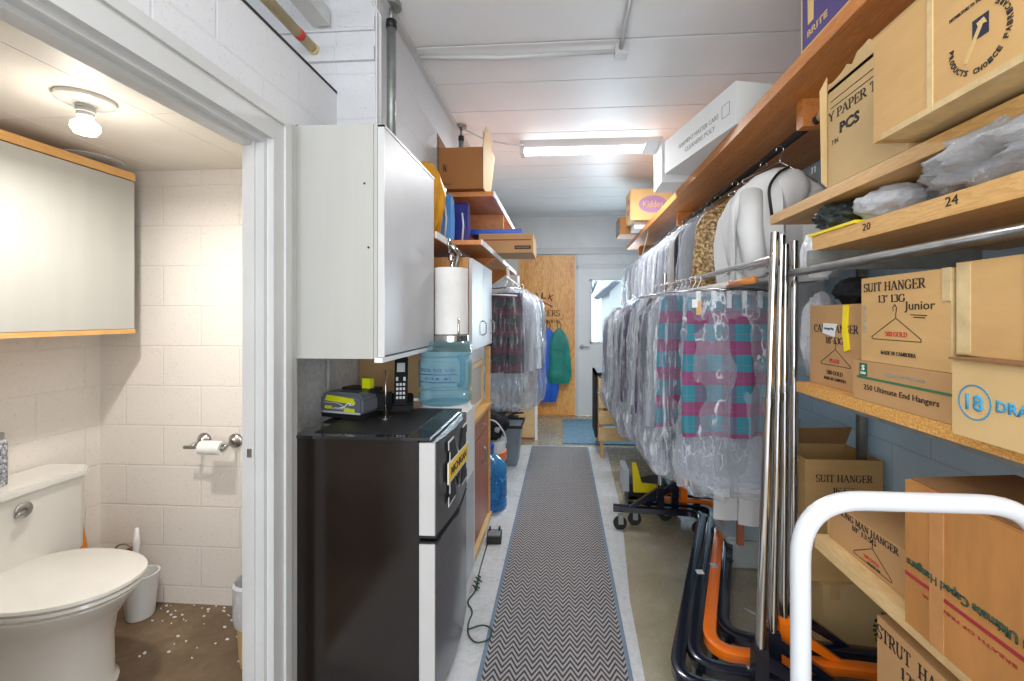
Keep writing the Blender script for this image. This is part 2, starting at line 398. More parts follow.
def _arc(cx, cy, rx, ry, a0, a1, n=10): return [(cx + rx * math.cos(math.radians(a0 + (a1 - a0) * k / n)), cy + ry * math.sin(math.radians(a0 + (a1 - a0) * k / n))) for k in range(n + 1)]
HV, TN = .17, .07
G = {' ': (.4, []), '-': (.4, [([(.05, .4), (.35, .4)], TN)]), '.': (.2, [([(.1, 0), (.1, .1)], .1)]), '"': (.35, [([(.1, 1), (.1, .75)], TN), ([(.25, 1), (.25, .75)], TN)]),
 'A': (.95, [([(.1, 0), (.46, 1)], TN), ([(.46, 1), (.84, 0)], HV), ([(.25, .35), (.7, .35)], TN), 's', (.1, 0, .3), (.85, 0, .3)]),
 'B': (.8, [([(.18, 0), (.18, 1)], HV), ([(.18, 1)] + _arc(.4, .76, .27, .24, 90, -90) + [(.18, .52)], 0), ([(.18, .52)] + _arc(.42, .26, .31, .26, 90, -90) + [(.18, 0)], 0), 's', (.12, 0, .2), (.12, 1, .2)]),
 'C': (.85, [(_arc(.47, .5, .38, .5, 50, 310, 18), 0), ([(.74, .95), (.74, .65)], TN)]),
 'D': (.9, [([(.18, 0), (.18, 1)], HV), ([(.18, 1)] + _arc(.4, .5, .42, .5, 90, -90, 14) + [(.18, 0)], 0), 's', (.12, 0, .2), (.12, 1, .2)]),
 'E': (.8, [([(.2, 0), (.2, 1)], HV), ([(.1, 1), (.72, 1)], TN), ([(.1, 0), (.74, 0)], TN), ([(.2, .5), (.58, .5)], TN), ([(.7, 1), (.7, .8)], TN), ([(.73, 0), (.73, .22)], TN), ([(.58, .6), (.58, .4)], TN)]),
 'F': (.75, [([(.2, 0), (.2, 1)], HV), ([(.1, 1), (.7, 1)], TN), ([(.2, .5), (.55, .5)], TN), ([(.68, 1), (.68, .8)], TN), ([(.55, .6), (.55, .4)], TN), 's', (.22, 0, .34)]),
 'G': (.95, [(_arc(.47, .5, .38, .5, 50, 320, 18), 0), ([(.76, .42), (.76, .08)], HV), ([(.74, .95), (.74, .68)], TN), 's', (.76, .44, .3)]),
 'H': (1, [([(.2, 0), (.2, 1)], HV), ([(.8, 0), (.8, 1)], HV), ([(.2, .5), (.8, .5)], TN), 's', (.2, 0, .34), (.2, 1, .34), (.8, 0, .34), (.8, 1, .34)]),
 'I': (.45, [([(.22, 0), (.22, 1)], HV), 's', (.22, 0, .36), (.22, 1, .36)]),
 'K': (.95, [([(.2, 0), (.2, 1)], HV), ([(.25, .4), (.8, 1)], TN), ([(.42, .58), (.82, 0)], HV), 's', (.2, 0, .34), (.2, 1, .34), (.8, 0, .28), (.78, 1, .28)]),
 'L': (.75, [([(.2, 0), (.2, 1)], HV), ([(.1, 0), (.7, 0)], TN), ([(.69, 0), (.69, .25)], TN), 's', (.22, 1, .36)]),
 'M': (1.15, [([(.17, 0), (.17, 1)], TN), ([(.2, 1), (.56, .1)], HV), ([(.56, .1), (.95, 1)], TN), ([(.95, 0), (.95, 1)], HV), 's', (.17, 0, .28), (.15, 1, .25), (.95, 0, .32), (.97, 1, .28)]),
 'N': (1, [([(.2, 0), (.2, 1)], TN), ([(.2, 1), (.8, 0)], HV), ([(.8, 0), (.8, 1)], TN), 's', (.2, 0, .3), (.15, 1, .25), (.8, 1, .3)]),
 'O': (.95, [(_arc(.47, .5, .38, .5, 0, 360, 24), 0)]), '0': (.65, [(_arc(.32, .5, .23, .5, 0, 360, 20), 0)]),
 'P': (.8, [([(.2, 0), (.2, 1)], HV), ([(.2, 1)] + _arc(.42, .74, .28, .26, 90, -90) + [(.2, .48)], 0), 's', (.2, 0, .34), (.14, 1, .22)]),
 'R': (.9, [([(.2, 0), (.2, 1)], HV), ([(.2, 1)] + _arc(.42, .74, .27, .26, 90, -90) + [(.2, .48)], 0), ([(.42, .5), (.8, 0)], HV), 's', (.2, 0, .34), (.14, 1, .22), (.82, 0, .2)]),
 'S': (.7, [(_arc(.35, .74, .25, .26, 40, 270, 12) + _arc(.35, .25, .27, .25, 90, -140, 12), 0), ([(.6, .96), (.6, .72)], TN), ([(.1, .04), (.1, .3)], TN)]),
 'T': (.85, [([(.43, 0), (.43, 1)], HV), ([(.08, 1), (.78, 1)], TN), ([(.09, 1), (.09, .78)], TN), ([(.77, 1), (.77, .78)], TN), 's', (.43, 0, .36)]),
 'U': (.95, [([(.2, 1), (.2, .3)], HV), (_arc(.47, .3, .27, .3, 180, 360), 0), ([(.75, .3), (.75, 1)], TN), 's', (.2, 1, .34), (.75, 1, .28)]),
 'V': (.9, [([(.1, 1), (.46, 0)], HV), ([(.46, 0), (.8, 1)], TN), 's', (.1, 1, .3), (.8, 1, .26)]),
 'W': (1.3, [([(.1, 1), (.38, 0)], HV), ([(.38, 0), (.62, 1)], TN), ([(.62, 1), (.9, 0)], HV), ([(.9, 0), (1.15, 1)], TN), 's', (.1, 1, .28), (.62, 1, .2), (1.15, 1, .26)]),
 'Y': (.9, [([(.1, 1), (.45, .45)], HV), ([(.8, 1), (.45, .45)], TN), ([(.45, 0), (.45, .5)], HV), 's', (.1, 1, .3), (.8, 1, .26), (.45, 0, .34)]),
 '1': (.5, [([(.25, 0), (.25, 1)], HV), ([(.08, .8), (.25, 1)], TN), 's', (.25, 0, .34)]), '2': (.65, [(_arc(.32, .72, .22, .28, 160, -30) + [(.08, .04), (.58, .04)], 0)]),
 '3': (.65, [(_arc(.3, .76, .2, .24, 150, -80) + _arc(.3, .27, .25, .27, 80, -150), 0)]), '5': (.65, [([(.55, 1), (.15, 1), (.12, .55)] + _arc(.3, .3, .26, .3, 110, -140), 0)]),
 '7': (.65, [([(.08, 1), (.58, 1), (.28, 0)], 0), ([(.08, 1), (.08, .82)], TN)]), '4': (.65, [([(.45, 0), (.45, 1), (.05, .3), (.6, .3)], TN), ([(.45, 0), (.45, 1)], .12)]), '9': (.65, [(_arc(.32, .7, .23, .3, 0, 360, 18), 0), (_arc(.2, .5, .35, .5, 0, -80), 0)]),
 '6': (.65, [(_arc(.42, .5, .32, .5, 90, 180) + _arc(.33, .28, .24, .28, 180, 540, 20), 0)]), '8': (.65, [(_arc(.32, .76, .19, .24, 0, 360, 16), 0), (_arc(.32, .27, .24, .27, 0, 360, 16), 0)])}
def serif(parent, F, text, u, v_, wd, ht, mat='ink', rot=0, th=TH, name='lettering', **k):
    W = sum(G[c][0] for c in text); bm = nb(); x = 0; cr, sr = math.cos(rot), math.sin(rot)
    def P(a, b, d): a = (a / W - .5) * wd; b = (b - .5) * ht; return F.p(u + a * cr - b * sr, v_ + a * sr + b * cr, d)
    def quad(q):
        hi = [bm.verts.new(P(*c, th)) for c in q]; lo = [bm.verts.new(P(*c, .0002)) for c in q]; bm.faces.new(hi)
        for m_ in range(4): bm.faces.new((lo[m_], lo[(m_ + 1) % 4], hi[(m_ + 1) % 4], hi[m_]))
    for c in text:
        ser = False
        for st in G[c][1]:
            if st == 's': ser = True; continue
            if ser: a, b, w_ = st; h_ = .035; b = h_ if b == 0 else (1 - h_ if b == 1 else b); quad([(x + a - w_ / 2, b - h_), (x + a + w_ / 2, b - h_), (x + a + w_ / 2, b + h_), (x + a - w_ / 2, b + h_)]); continue
            pts, w_ = st; n = len(pts); L_ = []
            for i in range(n):
                a = Vector(pts[max(i - 1, 0)]); b = Vector(pts[min(i + 1, n - 1)]); d = (b - a).normalized(); ww = w_ or (TN + (HV - TN) * abs(d.y) ** 1.5)
                p = Vector(pts[i]); nrm = Vector((-d.y, d.x)) * ww / 2; L_.append((p - nrm, p + nrm))
            for (a0, a1), (b0, b1) in zip(L_, L_[1:]): quad([(x + q.x, min(1.02, max(-.02, q.y))) for q in (a0, b0, b1, a1)])
        x += G[c][0]
    bmesh.ops.recalc_face_normals(bm, faces=bm.faces); return obj(name, bm, mat, parent)
def poly(parent, F, pts, mat, name='printed_mark', th=.0008):
    bm = nb(); A = [bm.verts.new(F.p(a, b, .0001)) for a, b in pts]; C = [bm.verts.new(F.p(a, b, th)) for a, b in pts]; n = len(pts)
    for i in range(n): bm.faces.new((A[i], A[(i + 1) % n], C[(i + 1) % n], C[i]))
    bm.faces.new(A[::-1]); bm.faces.new(C); bmesh.ops.recalc_face_normals(bm, faces=bm.faces); return obj(name, bm, mat, parent)
def rect(parent, F, u0, u1, v0, v1, mat, name='printed_mark', th=.0008): return poly(parent, F, [(u0, v0), (u1, v0), (u1, v1), (u0, v1)], mat, name, th)
def line(parent, F, pts, wd, mat='ink', closed=False, name='printed_mark', th=.001):
    bm = nb(); P = [Vector((a, b)) for a, b in pts]; N = len(P)
    for i in range(N if closed else N - 1):
        a, b = P[i], P[(i + 1) % N]; d = (b - a)
        if d.length < 1e-6: continue
        d.normalize(); s = Vector((-d.y, d.x)) * wd / 2; e = d * wd * .3
        q = [a - s - e, b - s + e, b + s + e, a + s - e]
        lo = [bm.verts.new(F.p(*k, .0002)) for k in q]; hi = [bm.verts.new(F.p(*k, th)) for k in q]
        bm.faces.new(hi); bm.faces.new(lo[::-1])
        for m_ in range(4): bm.faces.new((lo[m_], lo[(m_ + 1) % 4], hi[(m_ + 1) % 4], hi[m_]))
    bmesh.ops.recalc_face_normals(bm, faces=bm.faces); return obj(name, bm, mat, parent)
def circle(u, v_, r, n=28, ry=None): return [(u + r * math.cos(2 * PI * k / n), v_ + (ry or r) * math.sin(2 * PI * k / n)) for k in range(n)]
def hanger_icon(parent, F, u, v_, wd, wt=.0016):
    h = wd * .36
    pts = [(u - wd * .02, v_ + h * 1.15), (u - wd * .03, v_ + h * 1.3), (u + wd * .01, v_ + h * 1.42), (u + wd * .05, v_ + h * 1.28), (u + wd * .03, v_ + h), (u + wd * .03, v_ + h * .85), (u - wd * .48, v_ + .02 * h), (u - wd * .46, v_ - h * .08), (u + wd * .5, v_ - h * .08), (u + wd * .5, v_ + h * .02), (u + wd * .03, v_ + h * .85)]
    return line(parent, F, pts, wt, 'ink', name='printed_hanger')
def flap_prism(a, b, c, d, t=.004):
    "thin flap from four corner points"
    bm = nb(); n = (Vector(b) - Vector(a)).cross(Vector(d) - Vector(a)).normalized() * t
    q = [Vector(x) for x in (a, b, c, d)]; A = [bm.verts.new(x) for x in q]; C = [bm.verts.new(x + n) for x in q]
    for i in range(4): bm.faces.new((A[i], A[(i + 1) % 4], C[(i + 1) % 4], C[i]))
    bm.faces.new(A[::-1]); bm.faces.new(C); bmesh.ops.recalc_face_normals(bm, faces=bm.faces); return bm
def carton(label, x0, x1, y0, y1, z0, z1, mat, rz=0, tape=True, opened=False, cat='box', name='cardboard_box', group=None, tapemat='tape'):
    dx, dy, dz = x1 - x0, y1 - y0, z1 - z0
    t = thing(name, label, cat, ((x0 + x1) / 2, (y0 + y1) / 2, z0), rz, group); hx, hy = dx / 2, dy / 2
    if not opened:
        obj('body', B(-hx, hx, -hy, hy, 0, dz), mat, t, bevel=.004)
        if tape:
            obj('tape', box(box(B(-.025, .025, -hy - .001, hy + .001, dz - .0005, dz + .0012), -.025, .025, -hy - .0012, -hy + .001, dz * .6, dz), -.025, .025, hy - .001, hy + .0012, dz * .6, dz), tapemat, t)
            s = dz * .3
            bm = nb()
            for k in (dz - s, 0): box(bm, -hx - .0011, -hx + .001, -.028, .028, k, k + s)
            obj('tape', bm, tapemat, t)
    else:
        w_ = .005; bm = B(-hx, hx, -hy, hy, 0, w_)
        box(bm, -hx, -hx + w_, -hy, hy, w_, dz); box(bm, hx - w_, hx, -hy, hy, w_, dz); box(bm, -hx + w_, hx - w_, -hy, -hy + w_, w_, dz); box(bm, -hx + w_, hx - w_, hy - w_, hy, w_, dz)
        obj('body', bm, mat, t)
    return t, (dx, dy, dz)
# ================================================================ SETTING
struct('floor', B(-1.0, 1.45, -1.3, 6.3, -.08, 0), 'floor_concrete')
struct('floor_bathroom', B(-2.4, -1.0, -.4, 2.1, -.08, 0), 'floor_dirty')
struct('floor_left', B(-1.15, -1.0, 2.1, 6.3, -.08, 0), 'floor_concrete')
o = obj('paint_and_reflection_strip', prism(nb(), [(-.95, -.5), (.33, -.5), (.30, 1.2), (.33, 2.2), (.42, 3.2), (.46, 4.75), (-.75, 4.75), (-1.0, 3)], 2, 0, .0015), 'floor_pale_reflection'); o['kind'] = 'structure'  # pale floor paint; right of the mat, window reflection put into the colour
struct('wall_right', B(1.38, 1.5, -1.3, 6.3, 0, 2.8), 'block_blue')
# back wall with a doorway
bm = B(-1.2, .2, 6.22, 6.34, 0, 2.8); box(bm, 1.06, 1.45, 6.22, 6.34, 0, 2.8); box(bm, .2, 1.06, 6.22, 6.34, 2.06, 2.8)
struct('wall_back', bm, 'white_paint')
struct('trim_1', box(B(-1.15, 1.38, 6.19, 6.22, 2.27, 2.33), -1.15, 1.38, 6.205, 6.22, 2.33, 2.36), 'white_trim', bevel=.003)
dr = struct('door_1', box(box(box(B(.215, .39, 6.2, 6.24, .01, 2.06), .985, 1.045, 6.2, 6.24, .01, 2.06), .39, .985, 6.2, 6.24, .01, 1.03), .39, .985, 6.2, 6.24, 1.9, 2.06), 'white_paint')
struct('window_1', B(.39, .985, 6.215, 6.225, 1.03, 1.9), 'pane')
bm = nb()
for a in ((.375, .4, 1.015, 1.915), (.975, 1.0, 1.015, 1.915), (.375, 1.0, 1.015, 1.04), (.375, 1.0, 1.89, 1.915)): box(bm, a[0], a[1], 6.19, 6.2, a[2], a[3])
obj('window_frame', bm, 'white_trim', dr, bevel=.002)
dh = nb(); tube(dh, [(.265, 6.2, .97), (.265, 6.155, .97)], .012); tube(dh, [(.262, 6.155, .97), (.30, 6.15, .972), (.37, 6.15, .968)], .009); lathe(dh, [(.03, 6.2), (.03, 6.192), (.012, 6.188)], (.265, 0, .97), 20, 1)
obj('door_handle', dh, 'galvanised', dr, smooth=True)
bm = nb()
for a in ((.17, .215, 0, 2.1), (1.045, 1.09, 0, 2.1), (.17, 1.09, 2.06, 2.12)): box(bm, a[0], a[1], 6.195, 6.22, a[2], a[3])
struct('trim_2', bm, 'white_trim', bevel=.003)
# ceiling: smooth sheet, then planks
bm = B(-1.2, .3, -1.3, 2.24, 2.8, 2.82); box(bm, .305, 1.5, -1.3, 2.24, 2.8, 2.82)
yy = [2.25, 2.62, 2.98, 3.35, 3.72, 4.09, 4.46, 4.83, 5.2, 5.57, 5.94, 6.3]
for a, b in zip(yy, yy[1:]): box(bm, -1.2, 1.5, a + .007, b - .003, 2.8, 2.82)
box(bm, -1.25, 1.5, -1.3, 6.34, 2.82, 2.86)
struct('ceiling', bm, 'ceiling_paint', bevel=.003)
# left side walls
bm = B(-1.057, -.97, 1.387, 1.54, 0, 2.364); box(bm, -1.057, -.97, .46, 1.387, 1.985, 2.364); box(bm, -1.057, -.97, -1.3, .46, 0, 2.364); box(bm, -1.057, -.97, 1.54, 1.83, 2.10, 2.364)
struct('wall_left', bm, 'block_white_side')
struct('wall_left_joint', B(-.9695, -.968, -1.3, 1.83, 2.355, 2.366), 'ink')
struct('wall_left_recess', box(B(-1.16, -1.13, 1.54, 6.22, 0, 2.13), -1.16, -1.057, 1.54, 1.55, 0, 2.13), 'block_grey')
bm = B(-2.6, -.80, 1.83, 6.22, 2.13, 2.8)
struct('wall_left_upper', bm, 'block_white')
struct('wall_left_upper_face', B(-.80, -.795, 1.835, 6.22, 2.132, 2.8), 'block_white_side')
# horizontal ledge and beam lines on the frontal block face
struct('trim_ledge', box(B(-2.4, -.80, 1.815, 1.83, 2.49, 2.55), -2.4, -.80, 1.82, 1.83, 2.62, 2.68), 'block_white', bevel=.004)
struct('trim_ceiling', B(-.80, -.765, 1.84, 6.2, 2.775, 2.8), 'white_trim', bevel=.002)
struct('ceiling_over_ledge', B(-2.6, -1.2, -1.3, 1.9, 2.8, 2.86), 'ceiling_paint')
# bathroom shell
struct('wall_bathroom_back', B(-2.4, -1.17, 2.02, 2.12, 0, 2.13), 'block_warm')
struct('wall_bathroom_left', B(-2.4, -2.28, -.4, 2.02, 0, 2.13), 'block_warm_side')
struct('wall_bathroom_near', B(-2.28, -1.057, -.5, -.4, 0, 2.13), 'block_warm')
struct('wall_bathroom_return', B(-1.17, -1.161, 1.552, 2.12, 0, 2.1), 'block_warm_side')
bm = nb(); xs = [-2.28, -1.93, -1.45, -1.057]; ys = [-.4, .25, .85, 1.45, 2.02]
for i in range(3):
    for j in range(4): box(bm, xs[i] + .0015, xs[i + 1] - .0015, ys[j] + .0015, ys[j + 1] - .0015, 2.11, 2.122)
box(bm, -2.4, -1.057, -.5, 2.12, 2.1225, 2.13); struct('ceiling_bathroom', bm, 'bath_ceiling')
# rubble of flaking paint along the bathroom wall foot
rnd = random.Random(5); bm = nb()
for i in range(70):
    x = rnd.uniform(-1.95, -1.22); y = 2.01 - abs(rnd.gauss(0, .06)) if i < 42 else rnd.uniform(1.65, 2.0); s = rnd.uniform(.002, .009)
    vs = [bm.verts.new((x + s * math.cos(a) * rnd.uniform(.6, 1.4), y + s * math.sin(a) * rnd.uniform(.5, 1), .002 + rnd.random() * .004)) for a in (0, 1.3, 2.6, 3.9, 5.1)]
    lo = [bm.verts.new((q.co.x, q.co.y, 0)) for q in vs]; bm.faces.new(vs); 
    for k in range(5): bm.faces.new((lo[k], lo[(k + 1) % 5], vs[(k + 1) % 5], vs[k]))
tag(obj('paint_flakes', bm, 'white_plastic'), 'white paint flakes scattered on the dirty bathroom floor', 'debris', kind='stuff')
# bathroom door frame
fr = nb(); box(fr, -1.046, -.972, 1.37, 1.387, 0, 1.985); box(fr, -1.075, -.972, .46, .477, 0, 1.985); box(fr, -1.075, -.972, .477, 1.37, 1.968, 1.985)
box(fr, -1.03, -1.0, 1.362, 1.37, 0, 1.968); box(fr, -1.045, -1.005, .477, 1.37, 1.956, 1.968)
struct('trim_door_lining', fr, 'white_trim', bevel=.002)
fr = nb(); box(fr, -.97, -.95, 1.387, 1.472, 0, 2.084); box(fr, -.97, -.95, .38, 1.387, 1.985, 2.084); box(fr, -.95, -.942, 1.44, 1.472, 0, 2.084); box(fr, -.95, -.942, .38, 1.44, 2.05, 2.084)
struct('trim_door_casing', fr, 'white_trim', bevel=.003)
struct('trim_corner_strip', B(-.968, -.966, 1.474, 1.54, 0, 2.09), 'white_trim')
obj('strike_plate', B(0, .0015, -.008, .008, -.014, .014), 'chrome').location = (-1.015, 1.3605, .955)
tag(bpy.data.objects['strike_plate'], 'small metal strike plate set in the bathroom door frame', 'strike plate')
bpy.data.objects['strike_plate'].rotation_euler = (0, 0, PI / 2)
# oak panel with writing
ok = thing('oak_panel', 'tall varnished oak panel beside the white back door', 'panel', (-.225, 6.195, 0))
obj('board', B(-.395, .395, -.02, .02, .005, 2.25), 'oak', ok, bevel=.003)
obj('edge_strip', B(.395, .42, -.022, .02, .005, 2.25), 'white_trim', ok)
F = Face((0, -.02, 0), (1, 0, 0), (0, 0, 1))
for i, ch in enumerate('WALK'):
    x = -.24 + i * .1; letter(ok, F, ch, x, 1.69 - (x + .1) ** 2 * 1.2, .07, .085, rot=-(x + .1) * 1.6, bold=.01)
serif(ok, F, 'CLEANERS', -.07, 1.44, .51, .085, bold=.01)
line(ok, F, [(-.19, 1.54), (-.06, 1.6), (.08, 1.53)], .014, name='printed_roof')
line(ok, F, [(.23, 1.42), (.23, 1.36), (.17, 1.36)], .006)
hb = thing('hook_rack', 'row of dark coat hooks on the oak panel under the lettering', 'hooks', (-.17, 6.18, 1.33))
obj('rail', B(-.16, .12, -.012, 0, -.02, .02), 'oak_edge', hb, bevel=.002)
for x in (-.12, -.05, .02, .09): obj('hook', T(fillet([(x, -.012, .015), (x, -.035, .0), (x, -.04, -.03), (x, -.06, -.01)], .015, 4), .006, 8), 'black_plastic', hb, smooth=True)
def drawbag(label, x, y, ztop, hw, ln, mat, seed):
    t = thing('drawstring_bag', label, 'bag', (x, y, ztop))
    obj('sack', cloth([(.1, .02, .02), (.18, hw * .55, .04), (.3, hw * .8, .05), (ln * .85, hw, .05), (ln, hw * .75, .03)], seed, 3, .02, .012, 6), mat, t, smooth=True)
    for s in (-1, 1): obj('cord', T([(0, .03, .0), (s * .03, 0, -.06), (s * .015, 0, -.12)], .004, 6), 'black_plastic', t, smooth=True)
    return t
t_ = drawbag('teal cloth bag hanging from the hooks on the oak panel', -.05, 6.08, 1.33, .17, .86, 'teal_bag', 3)
t_ = drawbag('bright blue bag hanging left of and lower than the teal bag', -.2, 6.1, 1.33, .15, 1.12, 'blue_bag', 8)
# outdoors beyond the window
g = obj('snowy_ground', B(-6, 12, 6.6, 30, -.3, -.1), 'paper'); g['kind'] = 'structure'
hs = thing('neighbour_house', 'white gabled house seen through the door window', 'house', (5.0, 19, -.1))
obj('wall', prism(nb(), [(-3.0, 0), (4, 0), (4, 4.4), (1.6, 7.0), (-3.0, 2.9)], 1, 0, 4), 'white_plastic', hs)
obj('roof', prism(nb(), [(-3.4, 2.45), (1.6, 7.3), (1.6, 6.9), (-3.2, 2.35)], 1, -.3, 4.2), 'grey_cloth', hs)
obj('window', B(-2.5, -2.1, -.03, 0, 1.2, 2.6), 'dark_cloth', hs)
hs = thing('parked_car', 'snow covered parked car seen low in the door window', 'car', (1.9, 12, -.1))
obj('body', prism(nb(), [(-1.2, .2), (1.2, .2), (1.2, .7), (.7, .8), (.4, 1.15), (-.7, 1.15), (-1.1, .75)], 1, -.6, .6), 'white_plastic', hs, bevel=.05)
for s in (-.7, .7): obj('wheel', lathe(nb(), [(.02, -.65), (.27, -.65), (.27, -.5), (.02, -.5)], (s, 0, .27), 20, 1), 'rubber', hs, smooth=True)
obj('windscreen', B(-.6, .4, -.61, -.58, .8, 1.05), 'dark_cloth', hs)
tr = thing('bare_tree', 'bare winter tree seen through the door window', 'tree', (1.0, 28, -.1)); rnd = random.Random(2); bm = nb()
def branch(p, d, l, r, k):
    q = p + d * l; tube(bm, [p, q], [r, r * .7], 5)
    if k:
        for _ in range(3):
            branch(q, (d + Vector((rnd.uniform(-.8, .8), rnd.uniform(-.5, .5), rnd.uniform(-.2, .5)))).normalized(), l * .75, r * .62, k - 1)
branch(Vector((0, 0, 0)), Vector((0, 0, 1)), 2.0, .12, 5); obj('branches', bm, 'grey_body', tr)
# ================================================================ FLOOR COVERINGS, FIXTURES
mt = thing('runner_mat', 'long grey herringbone runner mat down the middle aisle', 'mat', (-.03, 2.55, 0))
obj('pile', B(-.282, .282, -2.3, 2.14, .0016, .011), 'chevron_mat', mt)
bm = nb()
for a in ((-.3, -.282, -2.32, 2.16), (.282, .3, -2.32, 2.16), (-.282, .282, -2.32, -2.3), (-.282, .282, 2.14, 2.16)): box(bm, *a, .0016, .008)
obj('rubber_border', bm, 'mat_edge', mt)
tag(obj('door_mat', B(0, .95, 4.82, 5.95, 0, .012), 'blue_mat', bevel=.003), 'blue grey door mat in front of the white back door', 'mat')
tag(obj('threshold_strip', B(-.62, .17, 6.15, 6.18, 0, .02), 'oak_edge'), 'thin wooden strip at the foot of the oak panel', 'strip')
fx = thing('fluorescent_fixture', 'white fluorescent strip light with lit tubes on ceiling', 'ceiling light', (.22, 3.58, 2.8))
obj('housing', prism(nb(), [(-.09, 0), (.09, 0), (.05, -.045), (-.05, -.045)], 0, -.56, .56), 'white_trim', fx)
for s in (-.028, .028): obj('tube', T([(-.53, s, -.065), (.53, s, -.065)], .016, 12), 'tube_glow', fx, smooth=True)
for s in (-1, 1): obj('end_cap', B(*sorted((s * .53, s * .565)), -.06, .06, -.09, 0), 'white_trim', fx, bevel=.004)
fx = thing('conduit', 'thin white painted conduit across the near ceiling', 'conduit', (0, 2.3, 2.8))
obj('pipe', T([(-.76, -.0, -.02), (-.35, .03, -.022), (.3, .02, -.02)], .012, 8), 'white_trim', fx, smooth=True)
obj('pipe', T([(.3, .02, -.02), (.29, -.5, -.02), (.28, -3.0, -.02)], .012, 8), 'white_trim', fx, smooth=True)
obj('junction_box', B(.27, .335, -.01, .05, -.05, 0), 'white_trim', fx, bevel=.004)
tag(obj('light_cable', T(fillet([(-.74, 3.2, 2.785), (-.6, 3.35, 2.755), (-.4, 3.45, 2.75), (-.3, 3.53, 2.78)], .1), .008, 8), 'white_trim', smooth=True), 'grey cable running over to the fluorescent light', 'cable')
fx = thing('round_vent', 'round white ceiling vent above the bathroom cabinet', 'vent', (-2.13, 1.84, 2.11))
obj('plate', lathe(nb(), [(.02, -.012), (.1, -.014), (.115, -.004), (.115, 0), (.02, 0)], n=36), 'white_trim', fx, smooth=True)
fx = thing('bulb_holder', 'white porcelain ceiling lamp holder with lit bulb', 'ceiling light', (-1.553, 1.33, 2.11))
obj('base_plate', lathe(nb(), [(.0, 0), (.075, 0), (.075, -.012), (.06, -.02), (.03, -.024), (0, -.024)], n=36), 'porcelain', fx, smooth=True)
obj('socket', lathe(nb(), [(0, -.024), (.026, -.024), (.026, -.032), (.022, -.034), (.026, -.038), (.026, -.046), (.022, -.048), (.022, -.06), (0, -.06)], n=24), 'white_trim', fx, smooth=True)
obj('bulb', lathe(nb(), [(0, -.06), (.018, -.06), (.022, -.072), (.036, -.085), (.037, -.1), (.028, -.115), (0, -.122)], n=24), 'bulb_glow', fx, smooth=True)
fx = thing('sprinkler_pipe', 'tan painted pipe with red ring ending at block wall', 'pipe', (-1.063, 1.81, 2.54))
obj('pipe', T([(0, 0, 0), (0, -2.6, 0)], .021, 16), 'tan_pipe', fx, smooth=True); obj('ring', T([(0, -.09, 0), (0, -.115, 0)], .0225, 16), 'red', fx, smooth=True)
obj('end_cap', T([(0, .015, 0), (0, -.012, 0)], .0235, 16), 'tan_pipe', fx, smooth=True)
tag(obj('square_duct', B(-1.06, -.985, -.8, 1.80, 2.63, 2.70), 'white_trim', bevel=.004), 'white painted square duct beside the tan pipe', 'duct')
def tension_pole(label, x, y, z0, r):
    t = thing('tension_pole', label, 'pole', (x, y, z0)); L_ = 2.8 - z0
    obj('tube', T([(0, 0, 0), (0, 0, L_ - .1)], r, 18), 'galvanised', t, smooth=True)
    obj('collar', T([(0, 0, L_ - .115), (0, 0, L_ - .08)], r * 1.15, 18), 'black_plastic', t, smooth=True)
    obj('screw', T([(0, 0, L_ - .08), (0, 0, L_ - .02)], r * .5, 10), 'galvanised', t, smooth=True)
    obj('foot_plate', lathe(nb(), [(0, L_ - .02), (r * 2.2, L_ - .02), (r * 2.2, L_), (0, L_)], n=20), 'galvanised', t, smooth=True)
tension_pole('thick grey tension pole standing behind the grey wall cabinet', -.765, 1.92, 2.09, .02)
tension_pole('smaller grey tension pole rising behind the open brown carton', -.745, 3.19, 2.202, .018)
tag(obj('wall_conduit', T([(-.79, 1.86, 2.13), (-.79, 1.86, 2.70), (-.81, 1.815, 2.74)], .007, 8), 'white_trim', smooth=True), 'thin white conduit on the block corner beside the thick pole', 'conduit')
# ================================================================ BATHROOM
t = thing('wall_cabinet', 'white bathroom wall cabinet with oak strips above the toilet', 'cabinet', (-2.13, 1.66, 1.32))
obj('carcass', B(-.15, .125, -.245, .245, .02, .72), 'cab_white', t)
obj('door', B(.127, .148, -.245, .247, .022, .7), 'cab_white', t, bevel=.003)
obj('oak_strip', B(-.14, .15, -.25, .25, 0, .02), 'bath_oak', t, bevel=.003); obj('oak_strip', B(-.14, .15, -.25, .25, .705, .74), 'bath_oak', t, bevel=.003)
t = thing('toilet', 'white porcelain toilet with closed lid and cistern', 'toilet', (-2.28, 1.49, -.0))
def loft(rings):
    bm = nb(); R = []
    for pts in rings: R.append([bm.verts.new(p) for p in pts])
    n = len(R[0])
    for A, C in zip(R, R[1:]):
        for k in range(n): bm.faces.new((A[k], A[(k + 1) % n], C[(k + 1) % n], C[k]))
    bm.faces.new(R[0][::-1]); bm.faces.new(R[-1]); bmesh.ops.recalc_face_normals(bm, faces=bm.faces); return bm
def egg(x0, x1, hw, z, n=36, sq=.75):
    out = []; cx = x0 + (x1 - x0) * .42
    for k in range(n):
        a = 2 * PI * k / n; c, s = math.cos(a), math.sin(a); rx = (x1 - cx) if c > 0 else (cx - x0)
        e = 1 if c > 0 else sq
        out.append((cx + rx * math.copysign(abs(c) ** e, c), hw * math.copysign(abs(s) ** (.9 if c > 0 else sq), s), z))
    return out
obj('bowl', loft([egg(.13, .61, .168, 0, 36, .5), egg(.13, .615, .17, .03, 36, .5), egg(.14, .60, .158, .05), egg(.14, .60, .158, .2), egg(.13, .61, .162, .27), egg(.12, .65, .178, .33), egg(.11, .685, .195, .37), egg(.11, .70, .198, .39), egg(.12, .695, .19, .40)]), 'porcelain', t, smooth=True)
